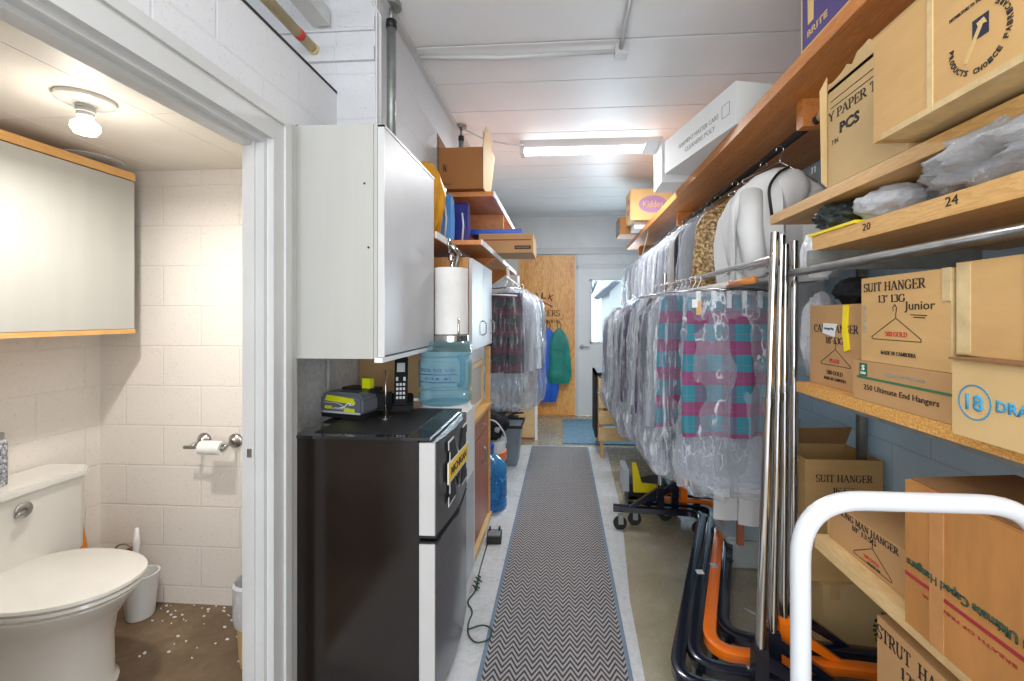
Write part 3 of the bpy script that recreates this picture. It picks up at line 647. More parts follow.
obj('seat', loft([egg(.18, .705, .196, .4), egg(.175, .715, .2, .41), egg(.18, .71, .197, .42)]), 'porcelain', t, smooth=True)
obj('lid', loft([egg(.185, .71, .196, .422), egg(.18, .72, .202, .432), egg(.18, .718, .2, .442), egg(.2, .695, .18, .448)]), 'porcelain', t, smooth=True)
obj('tank', loft([[(x * .94 + .01, y * .95 + .015, .40) for x, y in ((.015, -.24), (.19, -.24), (.215, -.2), (.215, .25), (.19, .29), (.015, .29))], [(x, y, .715) for x, y in ((.015, -.245), (.19, -.245), (.22, -.2), (.22, .255), (.19, .295), (.015, .295))]]), 'porcelain', t, smooth=True)
obj('tank_lid', loft([[(x, y, z) for x, y in ((.008, -.255), (.2, -.255), (.235, -.21), (.235, .265), (.2, .308), (.008, .308))] for z in (.715, .748)]), 'porcelain', t, bevel=.006)
obj('flush_handle', lathe(nb(), [(0, .222), (.026, .222), (.029, .23), (.02, .238), (0, .24)], (0, .05, .66), 24, 0), 'dull_chrome', t, smooth=True)
obj('flush_lever', T([(.238, .05, .66), (.246, .01, .65)], [.01, .007], 8), 'dull_chrome', t, smooth=True)
obj('neck', B(.03, .24, -.1, .1, .3, .40), 'porcelain', t, bevel=.02)
t = thing('spray_can', 'silver patterned can on the toilet tank', 'can', (-2.17, 1.535, .749))
obj('can', lathe(nb(), [(0, 0), (.033, 0), (.035, .006), (.035, .16), (.03, .175), (0, .175)], n=24), 'pattern_cloth', t, smooth=True); obj('cap', lathe(nb(), [(0, .175), (.026, .175), (.026, .2), (0, .203)], n=20), 'galvanised', t, smooth=True)
t = thing('toilet_brush', 'white toilet brush in a tapered white holder by wall', 'toilet brush', (-1.965, 1.92, 0))
obj('holder', lathe(nb(), [(0, .002), (.05, .002), (.053, .01), (.068, .19), (.072, .2), (.064, .2), (.05, .02), (0, .02)], n=28), 'white_plastic', t, smooth=True)
obj('brush_handle', T([(-.02, 0, .05), (-.022, 0, .27), (-.02, 0, .34), (-.018, 0, .41)], [.008, .009, .014, .007], 12), 'white_plastic', t, smooth=True)
t = thing('small_cone', 'orange pointed object behind the toilet tank corner', 'cone', (-2.2, 1.86, 0))
obj('cone', lathe(nb(), [(0, 0), (.07, 0), (.065, .03), (.01, .46), (0, .465)], n=20), 'orange', t, smooth=True)
t = thing('supply_valve', 'brown corroded water valve on wall behind toilet lid', 'valve', (-2.08, 2.02, .27)); t.scale = (.7, .7, .7)
obj('body', T([(0, 0, 0), (0, -.05, 0)], .012, 10), 'box_inner', t, smooth=True); obj('knob', lathe(nb(), [(0, -.05), (.022, -.05), (.022, -.065), (0, -.065)], n=12, axis=1), 'box_inner', t); obj('hose', T(fillet([(0, -.03, 0), (-.05, -.04, .04), (-.12, -.04, .02), (-.16, -.04, -.1)], .04), .006, 8), 'dull_chrome', t, smooth=True)
t = thing('toilet_roll_holder', 'chrome toilet roll holder on the bathroom block wall', 'toilet roll holder', (-1.652, 2.02, .80))
for s in (-1, 1):
    obj('flange', lathe(nb(), [(0, 0), (.034, 0), (.034, -.008), (.026, -.012), (.022, -.02), (.012, -.03), (0, -.03)], (s * .08, 0, 0), 24, 1), 'dull_chrome', t, smooth=True)
    obj('arm', T([(s * .08, -.02, 0), (s * .08, -.08, -.01)], .008, 10), 'dull_chrome', t, smooth=True)
obj('rod', T([(-.11, -.085, -.012), (.09, -.085, -.012)], .008, 12), 'galvanised', t, smooth=True)
t = thing('toilet_roll', 'nearly used white toilet roll on the chrome holder', 'toilet roll', (-1.625, 1.935, .788))
obj('paper', lathe(nb(), [(.018, -.052), (.032, -.052), (.032, .052), (.018, .052), (.018, -.052)], n=28, axis=0), 'paper', t, smooth=True)
t = thing('waste_bin', 'white lined waste bin half hidden behind the door frame', 'bin', (-1.245, 1.70, 0)); t.scale = (.55, .55, 1)
obj('bin', lathe(nb(), [(0, .002), (.09, .002), (.12, .3), (.125, .3), (.097, .02), (0, .02)], n=28), 'box_light', t, smooth=True)
obj('liner', lathe(nb(), [(.126, .17), (.138, .2), (.135, .3), (.14, .33), (.125, .34), (.1, .2)], n=28), 'bag_white', t, smooth=True)
# ================================================================ LEFT SIDE OF THE AISLE
t = thing('mini_fridge', 'black two door mini fridge with dark steel doors', 'fridge', (-.972, 1.54, 0))
obj('body', B(-.005, .455, .003, .49, .03, .955), 'fridge_black', t, bevel=.006)
top = obj('top', B(-.01, .5, -.005, .495, .955, .966), 'fridge_top', t, bevel=.004)
obj('top_tray', B(.05, .42, .04, .46, .9665, .969), 'black_plastic', t, bevel=.001)
def fdoor(z0, z1):
    pts = [(.462, 0), (.518, -.004)] + [(.522 + .02 * math.sin(PI * k / 10), -.002 + .495 * k / 10) for k in range(11)] + [(.518, .495), (.462, .492)]
    return prism(nb(), pts, 2, z0, z1)
for nm, a, b in (('freezer_door', .618, .95), ('fridge_door', .04, .59)):
    d = obj(nm, fdoor(a, b), 'door_steel', t, smooth=True)
    obj('door_side', B(.463, .519, -.008, -.003, a + .002, b - .002), 'door_edge', d)
    obj('door_cap', prism(nb(), [(.46, -.003), (.524, -.003), (.545, .25), (.524, .493), (.46, .493)], 2, b - .004 if nm == 'fridge_door' else a - .01, b + .006 if nm == 'fridge_door' else a + .002), 'black_plastic', d)
obj('gasket', B(.455, .462, .005, .49, .05, .945), 'rubber', t)
obj('foot', T([(.4, .06, 0), (.4, .06, .03)], .02, 12), 'rubber', t); obj('foot', T([(.06, .06, 0), (.06, .06, .03)], .02, 12), 'rubber', t); obj('foot', T([(.4, .44, 0), (.4, .44, .03)], .02, 12), 'rubber', t); obj('foot', T([(.06, .44, 0), (.06, .44, .03)], .02, 12), 'rubber', t)
# block letter magnet with yellow banner (sits on the convex freezer door)
mg = thing('letter_magnet', 'block letter M magnet with yellow banner on the fridge door', 'magnet', (-.429, 1.785, .805))
F = Face((0, 0, 0), (0, 1, 0), (0, 0, 1))
Mp = [(-.15, -.115), (-.05, -.115), (-.05, -.08), (-.068, -.08), (-.068, .0), (0, -.1), (.068, .0), (.068, -.08), (.05, -.08), (.05, -.115), (.15, -.115), (.15, -.08), (.132, -.08), (.132, .08), (.15, .08), (.15, .115), (.075, .115), (0, .02), (-.075, .115), (-.15, .115), (-.15, .08), (-.132, .08), (-.132, -.08), (-.15, -.08)]
poly(mg, F, [(a + math.copysign(.009, a), b + math.copysign(.009, b)) for a, b in Mp], 'white_plastic', 'outline', .002)
poly(mg, F, Mp, 'black_cloth', 'letter', .0032)
poly(mg, F, [(-.17, -.036), (.165, -.045), (.165, .032), (-.17, .044)], 'white_plastic', 'banner_edge', .004)
poly(mg, F, [(-.165, -.03), (.16, -.038), (.16, .026), (-.165, .037)], 'maize', 'banner', .005)
letter(mg, F, 'MICHIGAN', -.003, -.001, .26, .032, 'ink', rot=-.03, bold=.03, th=.006)
t = thing('battery_charger', 'grey and lime tool battery charger on the fridge', 'charger', (-.915, 1.86, .9695), math.radians(-14)); t.scale = (.9, .9, .95)
pr = [(-.11, 0), (.11, 0), (.12, .02), (.12, .075), (.095, .1), (-.09, .1), (-.12, .085), (-.125, .02)]
obj('base', B(-.115, .11, -.075, .09, 0, .018), 'black_plastic', t, bevel=.008)
obj('body', prism(nb(), [(a, b * .95 + .018) for a, b in pr], 1, -.08, .08), 'grey_body', t, bevel=.01)
obj('trim', B(-.1, .11, -.083, -.078, .022, .03), 'pale_grey', t)
F = Face((0, -.0805, .018), (1, 0, 0), (0, 0, 1))
poly(t, F, [(-.09, .058), (.085, .048), (.075, .072), (-.078, .084)], 'lime', 'label_panel', .002)
line(t, F, [(-.095, .05), (-.02, .05), (0, .045), (.03, .03), (.05, .03)], .003, 'pale_grey', th=.003); line(t, F, [(-.0, .03), (.02, .032), (.045, .052), (.06, .052)], .004, 'white_plastic', th=.0035); line(t, F, [(.06, .052), (.05, .044), (.075, .046)], .004, 'white_plastic', th=.0035)
poly(t, F, [(-.09, .022), (-.05, .022), (-.05, .036), (-.09, .036)], 'lime', 'label_panel', .002); poly(t, F, [(.02, .012), (.08, .012), (.08, .028), (.02, .028)], 'lime', 'label_panel', .002)
letter(t, F, 'LITHIUM', -.015, .026, .06, .008, 'white_plastic')
obj('battery', B(.055, .1, .0, .03, .11, .17), 'lime', t, bevel=.004); obj('battery', B(.11, .16, .03, .09, .02, .1), 'black_plastic', t, bevel=.008)
obj('contact_block', B(-.06, .12, -.0, .07, .105, .125), 'black_plastic', t, bevel=.006)
t = thing('cordless_phone', 'black cordless phone standing in its cradle on fridge', 'phone', (-.735, 1.96, .9695), math.radians(14)); t.scale = (1.15,) * 3
obj('cradle', prism(nb(), [(-.035, 0), (.04, 0), (.035, .05), (.02, .07), (-.03, .03)], 0, -.045, .045), 'phone_black', t, bevel=.006)
h = obj('handset', prism(nb(), [(-.025, .03), (-.022, .02), (.0, .012), (.025, .205), (.018, .212), (.0, .21)], 0, -.025, .025), 'phone_black', t, bevel=.004)
Fh = Face((0, -.0255, .03), (1, 0, 0), Vector((0, .13, 1)).normalized()); Fh.o = Vector((0, -.0265, .03))
Fh = Face((0, -.025, .03), (1, 0, 0), Vector((0, .025, .18)).normalized())
rect(h, Fh, -.015, .015, .125, .16, 'lcd', 'screen', .002)
for i in range(4):
    for j in range(3): rect(h, Fh, -.0165 + j * .0125, -.0085 + j * .0125, .02 + i * .017, .03 + i * .017, 'pale_grey', 'key', .0025)
for s in (-1, 1): rect(h, Fh, s * .014 - .004, s * .014 + .004, .09, .105, 'pale_grey', 'key', .0025)
t = thing('receipt_spike', 'metal receipt spike on round foot on fridge top', 'receipt spike', (-.75, 1.82, .9695))
obj('foot', lathe(nb(), [(0, 0), (.033, 0), (.033, .003), (.01, .008), (0, .009)], n=28), 'chrome', t, smooth=True); obj('spike', T([(0, 0, .008), (0, 0, .2)], [.003, .003], 8), 'chrome', t, smooth=True)
t = thing('wall_cabinet', 'grey painted wall cabinet above the mini fridge', 'cabinet', (-.9, 1.54, 1.246))
obj('carcass', B(-.215, .235, 0, .61, 0, .845), 'cab_white', t, bevel=.002); obj('side_panel', B(-.07, .222, -.006, 0, .0, .845), 'cab_white', t, bevel=.001)
d = obj('door', B(.24, .26, -.004, .61, .012, .835), 'cab_door', t, bevel=.003)
obj('door_frame', box(B(.239, .263, -.006, .0, .006, .84), .239, .263, -.006, .612, .832, .842), 'white_trim', d); obj('bottom_rail', B(.225, .255, -.003, .61, -.014, .004), 'white_plastic', t)
obj('screw', lathe(nb(), [(0, -.0085), (.004, -.0085), (.004, -.006), (0, -.006)], (.19, 0, .63), 8, 1), 'ink', t); obj('screw', lathe(nb(), [(0, -.0085), (.004, -.0085), (.004, -.006), (0, -.006)], (.205, 0, .4), 8, 1), 'ink', t)
tag(obj('wall_pipe', T([(-1.1, 2.0, .97), (-1.1, 2.0, 1.24)], .01, 8), 'white_trim', smooth=True), 'white vertical pipe on the wall between fridge and cabinet', 'pipe')
# water dispenser with jug, roll holder on top
t = thing('water_dispenser', 'narrow white water dispenser behind the mini fridge', 'water dispenser', (-.59, 2.2, 0))
obj('body', B(-.15, .125, -.14, .1, .02, .93), 'white_plastic', t, bevel=.02); obj('collar', lathe(nb(), [(.0, .93), (.13, .93), (.12, .965), (.05, .965), (0, .94)], n=32), 'white_plastic', t, smooth=True)
obj('panel', B(.124, .127, -.1, .07, .1, .6), 'pale_grey', t, bevel=.001)
def jug(label, x, y, z, mat, flip=False, text=None):
    t = thing('water_jug', label, 'water jug', (x, y, z)); R = .132
    pr = [(0, 0), (R - .02, 0), (R, .015), (R, .05), (R - .012, .06), (R - .012, .075), (R, .085), (R, .21), (R - .012, .22), (R - .012, .232), (R, .245), (R, .29)]
    pr += [(R - .02, .33), (.07, .37), (.035, .39), (.035, .43), (0, .43)] if not flip else [(R - .008, .3), (R - .02, .31), (0, .305)]
    obj('bottle', lathe(nb(), pr, n=40), mat, t, smooth=True)
    a = -.75; c, s = math.cos(a), math.sin(a)
    obj('handle', T(fillet([(c * R * .92, s * R * .92, .1), (c * (R + .022), s * (R + .022), .115), (c * (R + .022), s * (R + .022), .22), (c * R * .92, s * R * .92, .24)], .03), .013, 10), mat, t, smooth=True)
    if not flip: obj('cap', lathe(nb(), [(0, .43), (.038, .43), (.038, .455), (0, .457)], n=24), 'blue_plastic', t, smooth=True)
    return t
j = jug('clear blue water jug upside down on the dispenser', -.59, 2.18, .966, 'jug_blue', True)
R = .1335
def wraptext(parent, text, z, h, a0, a1, mat):
    n = len(text)
    for i, ch in enumerate(text):
        if ch == ' ': continue
        a = a0 + (a1 - a0) * (i + .5) / n; F = Face((R * math.cos(a), R * math.sin(a), z), (-math.sin(a), math.cos(a), 0), (0, 0, 1)); letter(parent, F, ch, 0, 0, R * abs(a1 - a0) / n * .7, h, mat)
plain('ink_blue', (40, 70, 130), .6)
wraptext(j, 'CRYSTAL PURE WATER', .175, .016, -2.35, -.95, 'ink_blue'); wraptext(j, 'WATER IS LIFE', .135, .012, -2.1, -1.1, 'ink_blue')
bm = nb(); 
for z in (.155, .118): tube(bm, [(R * math.cos(a), R * math.sin(a), z) for a in [-2.4 + k * .1 for k in range(16)]], .0018, 5)
obj('label_line', bm, 'ink_blue', j)
t = thing('paper_towel_holder', 'chrome paper towel holder on top of water jug', 'paper towel holder', (-.565, 2.2, 1.272))
obj('base', lathe(nb(), [(0, 0), (.088, 0), (.088, .03), (.08, .035), (0, .035)], n=36), 'chrome', t, smooth=True); obj('rod', T([(0, 0, .035), (0, 0, .41)], .007, 12), 'chrome', t, smooth=True)
obj('finial', lathe(nb(), [(0, .41), (.014, .41), (.016, .43), (.008, .445), (0, .446)], n=16), 'chrome', t, smooth=True); obj('side_arm', T([(.055, -.075, .0), (.055, -.075, .12)], .005, 8), 'chrome', t, smooth=True)
t = thing('paper_towel_roll', 'white paper towel roll on the chrome holder', 'paper towel', (-.565, 2.2, 1.31))
bm = lathe(nb(), [(.02, 0), (.083, 0), (.084, .1), (.083, .2), (.084, .33), (.02, .33), (.02, 0)], n=36)
obj('roll', bm, 'paper', t, smooth=True)
# shelves
tag(obj('wall_shelf', B(-1.12, -.64, 2.17, 4.3, 1.795, 1.82), 'shelf_orange', bevel=.002), 'long orange wood wall shelf above the paper towel roll', 'shelf')
tag(obj('shelf_front_strip', B(-.64, -.63, 2.17, 4.3, 1.79, 1.825), 'white_plastic'), 'white edging strip along the long wall shelf', 'strip')
s2 = thing('narrow_shelf', 'narrow brown shelf board extending toward the aisle', 'shelf', (-.54, 3.3, 1.80))
obj('board', B(-.088, .085, -.87, .95, 0, .025), 'shelf_orange', s2, bevel=.002); obj('edge', B(.085, .092, -.87, .95, -.003, .028), 'white_plastic', s2)
for y in (-.3, .6): obj('bracket', prism(nb(), [(-.09, 0), (.08, 0), (-.09, -.12)], 1, y, y + .02), 'shelf_orange', s2)
cb = thing('shelf_cubby', 'open orange wood cubby holding up the brown carton', 'shelf', (-.68, 3.0, 1.826))
obj('top_board', B(-.108, .235, -.2, 1.2, .344, .375), 'shelf_orange', cb, bevel=.002); obj('edge', B(.235, .242, -.2, 1.2, .34, .378), 'white_plastic', cb)
obj('end_board', B(-.108, .23, .32, .35, 0, .344), 'shelf_orange', cb); obj('end_board', B(-.108, -.09, -.18, 1.18, 0, .344), 'shelf_orange', cb); obj('end_board', B(-.09, .03, 1.1, 1.13, 0, .344), 'shelf_orange', cb)
t, d = carton('open brown carton with raised flaps on the cubby top', -.785, -.505, 2.74, 3.0, 2.203, 2.465, 'box_dark', opened=True, cat='box')
dx, dy, dz = d; F = FN(*d)
obj('flap', flap_prism((dx / 2, -dy / 2, dz), (dx / 2, dy / 2, dz), (dx / 2 + .02, dy / 2, dz + .14), (dx / 2 + .02, -dy / 2 - .0, dz + .13)), 'cork', t)
obj('flap', flap_prism((dx / 2 + .003, -dy / 2 - .001, 0), (dx / 2 + .003, dy / 2, 0), (dx / 2 + .02, dy / 2 + .1, dz + .06), (dx / 2 + .004, -dy / 2, dz + .10)), 'box_light', t)
obj('flap', flap_prism((-dx / 2, dy / 2, dz), (-dx / 2, -dy / 2, dz), (-dx / 2 - .01, -dy / 2, dz + .1), (-dx / 2 - .01, dy / 2, dz + .08)), 'box_inner', t)
letter(t, F, 'N', -dx / 2 + .04, -.0, .02, .05, 'ink', bold=.04); line(t, F, [(-.11, -.1), (-.06, -.1)], .004)
def bag(name, label, loc, size, seed, mat, amp=.2, sc=2, sub=4, rz=0, cat='bag', group=None):
    t = thing(name, label, cat, loc, rz, group); obj('wrap', crumpled(size, seed, amp, sc, sub), mat, t, smooth=True); return t
t = bag('orange_bag', 'folded orange yellow bag on shelf behind the wall cabinet', (-.74, 2.3, 1.821), (.28, .2, .46), 4, 'ochre_bag', .12, 1.6)
for i, (x, y, m, lb, sd) in enumerate(((-.71, 2.56, 'sky', 'light blue plastic pack on shelf beside the orange bag', 11), (-.66, 2.78, 'navy_pack', 'navy blue plastic pack with white streaks on left shelf', 13))):
    t = thing('plastic_pack', lb, 'pack', (x, y, 1.8265 if i else 1.821)); obj('pouch', loft([[(x * k, y * k2, z) for x, y in ((-.06, -.05), (.06, -.05), (.06, .05), (-.06, .05))] for z, k, k2 in ((0, .9, .9), (.02, 1, 1.1), (.15, 1.05, 1.15), (.27, 1, .9), (.3, .96, .2))]), m, t, bevel=.01)
    obj('streak', T([(.03, -.056, .04), (.04, -.062, .14), (.03, -.056, .22)], .006, 8), 'white_plastic', t, smooth=True)
t, d = carton('flat brown carton with red stripe sticking out from shelf', -.57, -.2, 2.96, 3.3, 1.828, 1.955, 'box_mid', tape=False)
F = FN(*d); rect(t, F, -.17, .17, .02, .028, 'red_line'); rect(t, F, .06, .17, -.04, -.015, 'ink', 'printed_label'); letter(t, F, 'HANGERS', .115, -.0275, .09, .012, 'box_mid', th=.002)
obj('corrugated_edge', B(-.186, .186, -.172, -.168, .125, .129), 'cork', t)
t = thing('blue_tray', 'flat bright blue tray lying on the flat carton', 'tray', (-.45, 3.14, 1.958)); obj('tray', B(-.19, .17, -.16, .16, 0, .035), 'blue_plastic', t, bevel=.01)
t = thing('rod_clamp', 'chrome rail clamp under the shelf edge above towel roll', 'clamp', (-.60, 2.3, 1.78))
obj('ring', T(circle3 := [(0 + .0, .025 * math.cos(a), .025 * math.sin(a)) for a in [2 * PI * k / 20 for k in range(20)]], .007, 8, closed=True), 'chrome', t, smooth=True)
obj('tube', T([(.01, .0, -.005), (.045, .06, -.05)], .014, 12), 'chrome', t, smooth=True); obj('strut', T([(.04, .05, -.04), (-.02, .1, -.2)], .011, 10), 'galvanised', t, smooth=True); obj('screw', T([(.0, -.01, -.03), (.0, -.02, -.05)], .007, 8), 'chrome', t)
t = thing('hanging_cabinet', 'white door hanging cabinet with oak sides above counter', 'cabinet', (-.8, 2.75, 1.2))
obj('carcass', B(-.32, .28, -.35, .38, 0, .525), 'oak_edge', t, bevel=.002)
for k, (a, b) in enumerate(((-.345, .01), (.015, .33))):
    d = obj('door', B(.282, .30, a, b, .01, .52), 'cab_door', t, bevel=.003)
    obj('handle', T(fillet([(.30, b - .05, .08), (.325, b - .05, .09), (.325, b - .05, .16), (.30, b - .05, .17)], .015), .004, 8), 'galvanised', d, smooth=True)
t = thing('base_cabinet', 'brown drawer base cabinet with oak top behind dispenser', 'cabinet', (-.8, 2.75, 0))
obj('carcass', B(-.32, .27, -.35, .27, .06, .78), 'oak_edge', t); obj('top', B(-.33, .305, -.36, .28, .78, .805), 'shelf_ply', t, bevel=.002); obj('plinth', B(-.3, .25, -.33, .25, 0, .06), 'plank_pine', t); obj('side_post', B(.27, .3, .245, .27, 0, 1.19), 'shelf_ply', t)
for z0, z1, a in ((.66, .77, 0), (.07, .65, 1)):
    d = obj('drawer' if not a else 'door', B(.272, .29, -.345, .24, z0, z1), 'dark_drawer', t, bevel=.003)
    zc = (z0 + z1) / 2 if not a else .52
    obj('handle', T(fillet([(.29, .02, zc - .05), (.315, .02, zc - .04), (.315, .02, zc + .04), (.29, .02, zc + .05)], .015) if a else [(.29, -.0, zc), (.31, 0, zc)], .006, 8), 'galvanised', d, smooth=True)
obj('lower_rail', B(.28, .31, -.34, .27, .02, .05), 'plank_pine', t)
t = thing('picture_frame', 'pale wooden picture frame on the oak counter', 'frame', (-.56, 2.78, .806), 0)
bm = nb()
for a in ((-.2, .2, 0, .03), (-.2, .2, .27, .3), (-.2, -.17, .03, .27), (.17, .2, .03, .27)): box(bm, 0, .02, *a)
obj('frame', bm, 'plank_pine', t, bevel=.002); obj('backing', B(.004, .008, -.17, .17, .03, .27), 'cab_white', t)
tag(obj('tan_side_board', B(-1.12, -.78, 2.355, 2.375, .95, 1.795), 'cork'), 'tan board standing behind the cordless phone and jug', 'board')
# floor clutter left
jug('deep blue water jug on floor beside the brown cabinet', -.54, 3.2, .002, 'jug_deep')
t = thing('storage_bin', 'grey plastic bin full of black hangers on floor', 'bin', (-.58, 4.2, 0))
obj('bin', loft([[(x * .8, y * .8, 0) for x, y in ((-.19, -.16), (.19, -.16), (.19, .16), (-.19, .16))], [(x, y, .37) for x, y in ((-.19, -.16), (.19, -.16), (.19, .16), (-.19, .16))]]), 'grey_plastic', t, bevel=.01)
obj('rim', ribbon(nb(), [(-.2, -.17, .375), (.2, -.17, .375), (.2, .17, .375), (-.2, .17, .375), (-.2, -.17, .375)], .02, .025), 'black_plastic', t)
def wire_hanger(w_=.2, r=.0035):
    bm = nb(); tube(bm, fillet([(0, 0, .0), (0, 0, .04), (-w_, 0, -.06), (-w_, 0, -.075), (w_, 0, -.075), (w_, 0, -.06), (0, 0, .04)], .015, 3), r, 6); tube(bm, fillet([(0, 0, .03), (0, 0, .07), (.02, 0, .09), (.015, 0, .11), (-.012, 0, .1)], .015, 3), r, 6); return bm
hp = obj('black_hanger', wire_hanger(.17, .006), 'black_plastic'); rnd = random.Random(3)
for i in range(9):
    o = hp if i == 0 else hp.copy()
    if i: COL.objects.link(o)
    o.location = (-.58 + rnd.uniform(-.03, .03), 4.2 + rnd.uniform(-.1, .1), .425 + .014 * i); o.rotation_euler = (PI / 2 + rnd.uniform(-.25, .25), 0, rnd.uniform(-.5, .5))
    tag(o, 'black plastic hanger in the heap on the grey bin', 'hanger', 'black hangers heaped on the grey bin')
t = thing('bucket', 'white bucket with an orange band behind blue jug', 'bucket', (-.62, 3.68, 0))
obj('pail', lathe(nb(), [(0, 0), (.12, 0), (.145, .36), (0, .36)], n=28), 'white_plastic', t, smooth=True); obj('band', lathe(nb(), [(.137, .2), (.147, .2), (.15, .27), (.14, .27)], n=28), 'orange_metal', t, smooth=True)
t = bag('black_bag', 'black bag resting on the white bucket, white cord', (-.62, 3.68, .362), (.34, .3, .26), 21, 'black_cloth', .2, 2.2)
obj('cord', T(fillet([(-.05, -.14, .2), (.08, -.16, .2), (.15, -.12, .08), (.16, -.1, -.0)], .06), .006, 8), 'white_plastic', t, smooth=True); obj('tube', T([(-.03, -.13, .15), (.1, -.1, .1)], .022, 10), 'pale_grey', t, smooth=True)
t = thing('low_cabinet', 'low pale wooden cabinet with white front post', 'cabinet', (-.6, 5.1, 0)); obj('body', B(-.3, .28, -.15, .3, .03, .46), 'plank_pine', t, bevel=.003); obj('post', B(.285, .315, -.16, -.12, 0, .62), 'white_plastic', t); obj('foot', B(.1, .27, -.14, .0, 0, .03), 'dark_drawer', t)
t = thing('power_adapter', 'black and silver plug adapter on floor by aisle', 'adapter', (-.425, 2.72, .0016), math.radians(5))
obj('body', B(-.045, .045, -.05, .05, 0, .045), 'black_plastic', t, bevel=.006); obj('top_plate', B(-.038, .038, -.04, .03, .045, .052), 'galvanised', t, bevel=.003)
for s in (-1, 1): obj('clip', B(s * .03 - .006, s * .03 + .006, .02, .05, .05, .065), 'black_plastic', t)
tag(obj('extension_cord', T(fillet([(-.46, 2.66, .006), (-.455, 2.4, .006), (-.44, 2.2, .006), (-.47, 2.12, .006), (-.42, 2.05, .006), (-.43, 1.98, .006), (-.415, 1.9, .006), (-.37, 1.85, .006), (-.31, 1.86, .018), (-.31, 1.93, .018), (-.36, 1.96, .012), (-.42, 1.92, .014)], .05), .0035, 8), 'ink_green', smooth=True), 'thin dark cord snaking over floor beside the fridge', 'cord')
bm = nb()
for k in range(7): tube(bm, [(-.43 + .008 * math.sin(k * 2), 2.2 + k * .018, .014), (-.455 + .006 * math.cos(k * 3), 2.21 + k * .018, .02)], .004, 6)
tag(obj('cable_tie_bundle', bm, 'ink_green'), 'small knotted bundle on the dark floor cord', 'bundle')
# ================================================================ GARMENTS
SH = [(.055, .03, .02), (.08, .06, .03), (.13, .16, .04), (.19, .21, .045), (.3, .22, .05), (.75, .225, .04)]
SK = [(.085, .16, .012), (.11, .175, .02), (.3, .2, .03), (.72, .225, .03)]
def hooks(w_=.18, clip=False):
    bm = nb(); tube(bm, fillet([(-.018, 0, -.01), (-.012, 0, .012), (.012, 0, .014), (.018, 0, -.01), (.0, 0, -.04), (0, 0, -.06)], .012, 4), .0025, 6)
    if clip: tube(bm, [(-w_, 0, -.07), (0, 0, -.058), (w_, 0, -.07)], .005, 6)
    else: tube(bm, fillet([(0, 0, -.055), (-w_, 0, -.14), (-w_, 0, -.15), (w_, 0, -.15), (w_, 0, -.14), (0, 0, -.055)], .01, 3), .003, 6)
    return bm
def garment(name, label, cat, loc, mat, prof, seed, film_=None, blen=.3, clip=False, rz=0, group=None, fa=.015, thick=1, crum=.012, extra=None, nv=26):
    t = thing(name, label, cat, loc, rz, group)
    obj('hanger', hooks(.16 if clip else .17, clip), 'chrome', t, smooth=True)
    P = [(a, b, c * thick) for a, b, c in prof]
    obj('cloth', cloth(P, seed, 3, fa, nv=nv), mat, t, smooth=True)
    if film_:
        z1 = P[-1][0]; Q = [(max(a - .02, .03), b + .012, c + .016) for a, b, c in P] + [(z1 + blen * .45, P[-1][1] + .025, P[-1][2] + .05), (z1 + blen * .85, P[-1][1] + .0, P[-1][2] + .05), (z1 + blen, P[-1][1] - .05, P[-1][2] + .01)]
        obj('plastic_cover', cloth(Q, seed + 50, 3, fa * 1.1, crum, 9, nv=nv + 8, nu=56, cap=False), film_, t, smooth=True)
    return t
def dup(root, loc, rz, label=None, group=None, sub=None):
    r = root.copy(); COL.objects.link(r); r.location = loc; r.rotation_euler = (0, 0, rz)
    if label: r['label'] = label
    if group: r['group'] = group
    elif 'group' in r.keys(): del r['group']
    for ch in list(root.children):
        c = ch.copy(); COL.objects.link(c); c.parent = r
        if sub and ch.name.startswith('cloth'): c.data = sub
    return r
# ---- lower row on the rolling racks: front plaid skirts
RZ = 1.585
def railx(y): return .70 - (y - 1.55) * .035
t = garment('plaid_skirt', 'teal and magenta plaid skirt in plastic, front of rack', 'skirt', (.74, 2.02, RZ), 'plaid_teal', [(.1, .17, .012), (.13, .185, .02), (.3, .2, .03), (.72, .215, .03)], 5, 'film_long', .27, True, crum=.03, fa=.04, nv=34)
cl = nb()
for k in range(5): box(cl, -.15 + k * .066, -.132 + k * .066, -.03, -.018, -.15, -.075)
obj('clips', cl, 'white_plastic', t, bevel=.003)
Ft = Face((-.16, -.035, -.13), (1, 0, 0), (0, 0, 1)); rect(t, Ft, -.012, .012, -.018, .018, 'white_plastic', 'ticket', .002); rect(t, Ft, .006, .028, -.05, .012, 'cork', 'belt', .001)
t = garment('plaid_skirt', 'second teal plaid skirt right behind the front one', 'skirt', (.80, 2.12, RZ), 'plaid_teal', SK, 9, 'film_long', .26, True, crum=.02, fa=.02)
specs = [('plaid_teal', 'teal plaid'), ('light_grey_cloth', 'pale grey'), ('white_cloth', 'white'), ('grey_cloth', 'mid grey'), ('plaid_dark', 'dark plaid'), ('purple_cloth', 'purple')]
protos = []
for i, (m, nm) in enumerate(specs):
    y = 2.2 + i * .075
    protos.append(garment('covered_garment', nm + ' garment in clear plastic packed in the lower row behind plaid skirts', 'garment', (railx(y) - .02, y, RZ), m, [(a, b * 1.0, c * .8) for a, b, c in (SH if i % 2 else SK)], 20 + i, 'film_heavy', .25, i % 2 == 0, fa=.022, rz=random.Random(i).uniform(-.15, .15), group=nm + ' covered garments on the lower row'))
rnd = random.Random(7); y = 2.66; k = 0
while y < 4.25:
    p = protos[(k * 5 + 2) % 6]; zz = RZ if y < 2.93 else 1.535
    if y > 4.12: break
    dup(p, (railx(min(y, 3)) - .03 + rnd.uniform(-.015, .015), y, zz), rnd.uniform(-.22, .12), group=p['group']); y += .085; k += 1
